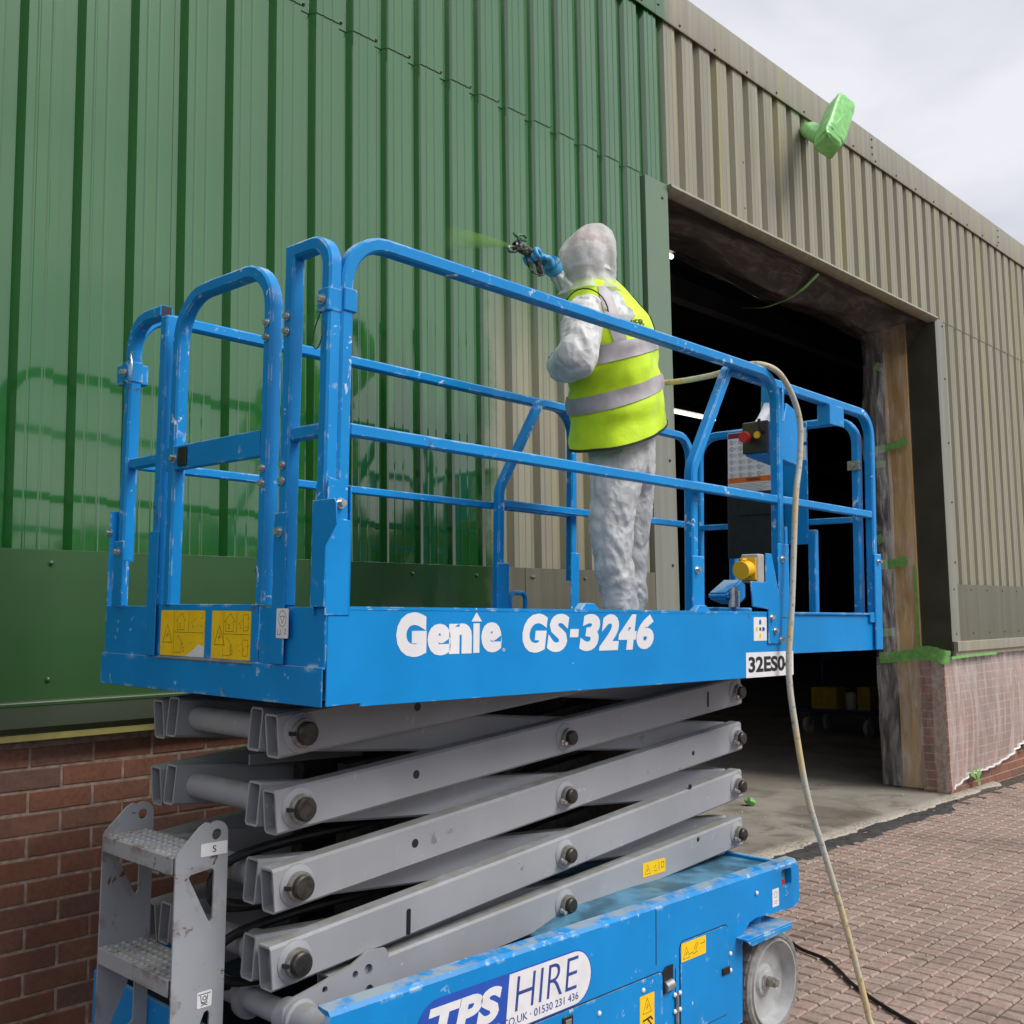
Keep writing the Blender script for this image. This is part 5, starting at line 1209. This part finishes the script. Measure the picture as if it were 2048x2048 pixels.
# vest
VT = [(.735, 1.938, .60, .222, .185, 24), (.87, 1.918, .60, .214, .178, 23), (1.00, 1.888, .592, .216, .172, 21), (1.12, 1.855, .587, .222, .165, 17), (1.20, 1.83, .587, .215, .150, 13), (1.27, 1.808, .59, .178, .122, 9), (1.325, 1.79, .595, .128, .098, 5), (1.352, 1.78, .60, .090, .085, 3)]
def vring(h):
    h = max(VT[0][0], min(VT[-1][0], h))
    for a, c2 in zip(VT, VT[1:]):
        if h <= c2[0]:
            k = (h-a[0])/(c2[0]-a[0]); return [p+(q-p)*k for p, q in zip(a, c2)]
    return VT[-1]
def vs(phi, h, off=0.0):
    hh, u_, v_, a, c2, tl = vring(h); yaw = R(6); e_ = .85
    cx, cy = math.cos(phi), math.sin(phi)
    x = a*math.copysign(abs(cx)**e_, cx); y = c2*math.copysign(abs(cy)**e_, cy)
    dz = (.012*noise.noise((x*9, y*9, h*10))+.016*(.4-abs(noise.noise((x*6+h*5, y*6, h*7-x*4)))))*(1 if h < 1.1 else .4)+.006*math.sin(h*38+4*noise.noise((x*6, y*6, h*4)))*(h < 1.05)
    f_ = 1+(off+dz)/math.hypot(x, y)
    x, y = x*f_, y*f_; xr, yr = x*math.cos(yaw)-y*math.sin(yaw), x*math.sin(yaw)+y*math.cos(yaw)
    return P(u_+xr*math.cos(R(tl)), v_+yr, hh+xr*math.sin(R(tl))+(-.018*max(0, -cy) if h < .75 else 0))
vest = MB().grid(lambda a, k: vs(2*math.pi*a, VT[0][0]+(VT[-1][0]-VT[0][0])*k), 72, 48).build('hi_vis_vest', M['hivis'], person, angle=80)
def band(h0, h1, name='reflective_band'):
    return MB().grid(lambda a, k: vs(2*math.pi*a, h0+(h1-h0)*k, .0055), 72, 4).build(name, M['reflect'], vest, angle=80)
band(.878, .940); band(1.045, 1.108)
for pa, pb in ((-128, -134), (-48, -44)):
    MB().grid(lambda a, k: vs(R(pa+(pb-pa)*k-9+18*a*(1+.35*k)), 1.105+.205*k, .0050), 6, 14).build('reflective_brace', M['reflect'], vest, angle=80)
b = MB(); hemp = [vs(2*math.pi*k/72, .736, .004) for k in range(73)]
b.add([p+V((0, 0, dz)) for p in hemp for dz in (-.006, .006)], [(2*i, 2*i+2, 2*i+3, 2*i+1) for i in range(72)]); b.build('hem_binding', M['binding'], vest)
def on_vest(me, phi0, h0, off): 
    for v in me.vertices:
        h_ = h0+v.co.y; rr = .20; v.co = vs(R(phi0)+v.co.x/rr, h_, off+v.co.z)
me = text_mesh('PREMIER', -.075, .075, 0, .026, fat=.01, thick=.0004); on_vest(me, -108, 1.152, .0035); link('lettering', me, M['binding'], vest)
pt = [(-.055,.01),(-.06,.05),(-.04,.065),(-.05,.10),(-.02,.125),(.02,.115),(.035,.085),(.03,.06),(.055,.04),(.05,.01),(.02,.0),(.0,-.018),(-.02,.002)]
pb_ = MB(); cxp, cyp = 0, .055
for i in range(len(pt)):
    (x0, y0), (x1, y1) = pt[i], pt[(i+1) % len(pt)]
    prev = None
    for k in range(6):
        q0 = [(cxp+(x-cxp)*s_, cyp+(y-cyp)*s_) for s_ in (k/6, (k+1)/6) for x, y in ((x0, y0), (x1, y1))]
        pb_.add([vs(R(-110)+x/.2, 1.178+y, .0045) for x, y in (q0[0], q0[1], q0[3], q0[2])], [(0, 1, 2, 3)])
pb_.build('pale_patch', plain('scuffed_grey_patch', (.50, .54, .52), .6, 0, .35, 18), vest, recalc=True, angle=80)
# armhole bindings
for c_, d_, r_ in ((P(1.668,.56,1.188), V((.85,.12,.42)), .100),):
    d_ = d_.normalized(); a_ = d_.orthogonal().normalized(); b_ = d_.cross(a_)
    MB().sweep([c_+a_*r_*math.cos(2*math.pi*k/28)+b_*r_*1.05*math.sin(2*math.pi*k/28) for k in range(29)], circ(.0028, 6), caps=False).build('arm_binding', M['binding'], vest)
# hands: palm plus five separate curled fingers and a thumb leaving the side of the palm
def hand(o_, fwd, palm, mat_, name, curl=1.0, left=False):
    X = V(fwd).normalized(); Y = V(palm); Y = (Y-X*X.dot(Y)).normalized(); Z = X.cross(Y)*(-1 if left else 1)
    T = lambda x, y, z: o_+X*x+Y*y+Z*z
    vs_, es, rs = [T(-.075,0,0), T(-.03,.0,0), T(.01,0,0), T(.045,0,.0)], [(0,1),(1,2),(2,3)], [(.036,.036),(.031,.031),(.034,.03),(.036,.026)]
    for i, (z, L_) in enumerate(((.032,.92),(.011,1.0),(-.011,.95),(-.032,.78))):
        k = len(vs_); c_ = curl
        vs_ += [T(.075,.0,z), T(.075+.030*L_,.012*c_,z*1.02), T(.075+.030*L_-.006*c_,.040*c_,z), T(.075+.002*L_,.052*c_,z*.98)]
        es += [(3,k),(k,k+1),(k+1,k+2),(k+2,k+3)]; rs += [.0125,.0108,.0098,.0085]
    k = len(vs_); vs_ += [T(.005,.018,.036), T(.035,.034,.048), T(.062,.044,.040)]; es += [(2,k),(k,k+1),(k+1,k+2)]; rs += [.016,.0125,.0105]
    return skin(name, vs_, es, rs, mat_, person, 2, 1)
HO = P(1.835, .940, 1.536)
hand(HO, (-.97, -.05, .16), (.05, -.35, -.9), M['glove'], 'gloved_hand', .95)
hand(P(1.83, .845, 1.08), (.5, .6, .45), (.5, -.2, -.6), M['glove'], 'gloved_hand', .6, True)
cf = MB(); cf.sweep([P(1.925,.945,1.522), P(1.885,.943,1.529)], circ(.046, 16)); cf.build('glove_cuff', M['glove'], person)
# ---- spray gun held in the raised hand
gp0 = LW(1.76, .93, 1.53); gmx = lm.copy()
for i in range(3): gmx[i][3] = gp0[i]
gun = tag(empty('spray_gun', mat4=gmx), 'paint splashed airless spray gun held out in the blue gloved hand', 'spray gun')
def G_(u, v, h): return V((u, v, h))-V((1.76, .93, 1.53))
mm, t, bs = newmat('splashed_gun_metal'); c = coords(t); n1 = noise_(t, c, 60, 4); col = mixc(t, step(t, n1, .45, .6), (.03, .03, .028), (.28, .27, .25)); col = mixc(t, step(t, noise_(t, c, 30, 3), .58, .64), col, (.02, .11, .04))
t.links.new(col, bs.inputs['Base Color']); bs.inputs['Roughness'].default_value = .4; bs.inputs['Metallic'].default_value = .4; M['gun'] = mm
M['gun_green'] = plain('paint_caked_guard', (.03, .15, .06), .4)
b = MB(); b.sweep([G_(1.775,.93,1.525), G_(1.72,.93,1.545), G_(1.665,.93,1.553)], circ(.023, 14)); b.lathe(G_(1.665,.93,1.553), (-1,0,.1), [(0,.023),(.006,.026),(.016,.026),(.02,.014),(.03,.012)], 18); b.build('gun_body', M['gun'], gun)
b = MB(); b.sweep(spline([G_(1.765,.93,1.535), G_(1.785,.925,1.51), G_(1.80,.92,1.455)], 5), circ(.016, 10)); b.build('grip', M['gun'], gun)
b = MB(); b.sweep(spline([G_(1.735,.93,1.53), G_(1.725,.93,1.495), G_(1.745,.927,1.465), G_(1.785,.92,1.455)], 6), circ(.005, 8)); b.build('trigger', M['gun'], gun)
b = MB(); b.sweep(fillet([G_(1.655,.93,1.545), G_(1.645,.93,1.525), G_(1.605,.93,1.515), G_(1.60,.93,1.535), G_(1.64,.93,1.545)], .008, 4), circ(.006, 8)); b.build('tip_guard', M['gun'], gun)
b = MB(); b.sweep(fillet([G_(1.665,.93,1.575), G_(1.655,.93,1.60), G_(1.69,.93,1.612), G_(1.715,.93,1.605), G_(1.71,.93,1.59), G_(1.67,.93,1.588)], .006, 4), circ(.006, 8)); b.cyl(G_(1.66,.93,1.59), G_(1.63,.93,1.603), .005, 8); b.build('tip_lever', M['gun_green'], gun)
# ---- fan of atomised paint
b = MB(); p0, p1 = LW(1.61, .93, 1.545), LW(1.40, 1.10, 1.565); d = (p1-p0).normalized()
b.lathe(p0, d, [(0, 0), (0, .004)]+[(k/10*(p1-p0).length, .006+.046*(k/10)**.8) for k in range(1, 11)]+[((p1-p0).length+.04, .03), ((p1-p0).length+.05, 0)], 20)
mm = bpy.data.materials.new('paint_mist'); mm.use_nodes = True; t = mm.node_tree; t.nodes.remove(t.nodes['Principled BSDF'])
pv = t.nodes.new('ShaderNodeVolumePrincipled'); pv.inputs['Color'].default_value = (.42, .85, .20, 1); gq = t.nodes.new('ShaderNodeNewGeometry'); ds = t.nodes.new('ShaderNodeVectorMath'); ds.operation = 'DISTANCE'; ds.inputs[1].default_value = p0; t.links.new(gq.outputs['Position'], ds.inputs[0])
mr = t.nodes.new('ShaderNodeMapRange'); mr.interpolation_type = 'SMOOTHSTEP'; mr.inputs[2].default_value = .30; mr.inputs[3].default_value = 24; mr.inputs[4].default_value = 0
t.links.new(ds.outputs['Value'], mr.inputs[0]); t.links.new(mr.outputs[0], pv.inputs['Density'])
t.links.new(pv.outputs[0], t.nodes['Material Output'].inputs['Volume'])
tag(b.build('paint_mist', mm), 'green mist of sprayed paint leaving the gun towards the wall', 'paint mist', kind='stuff')
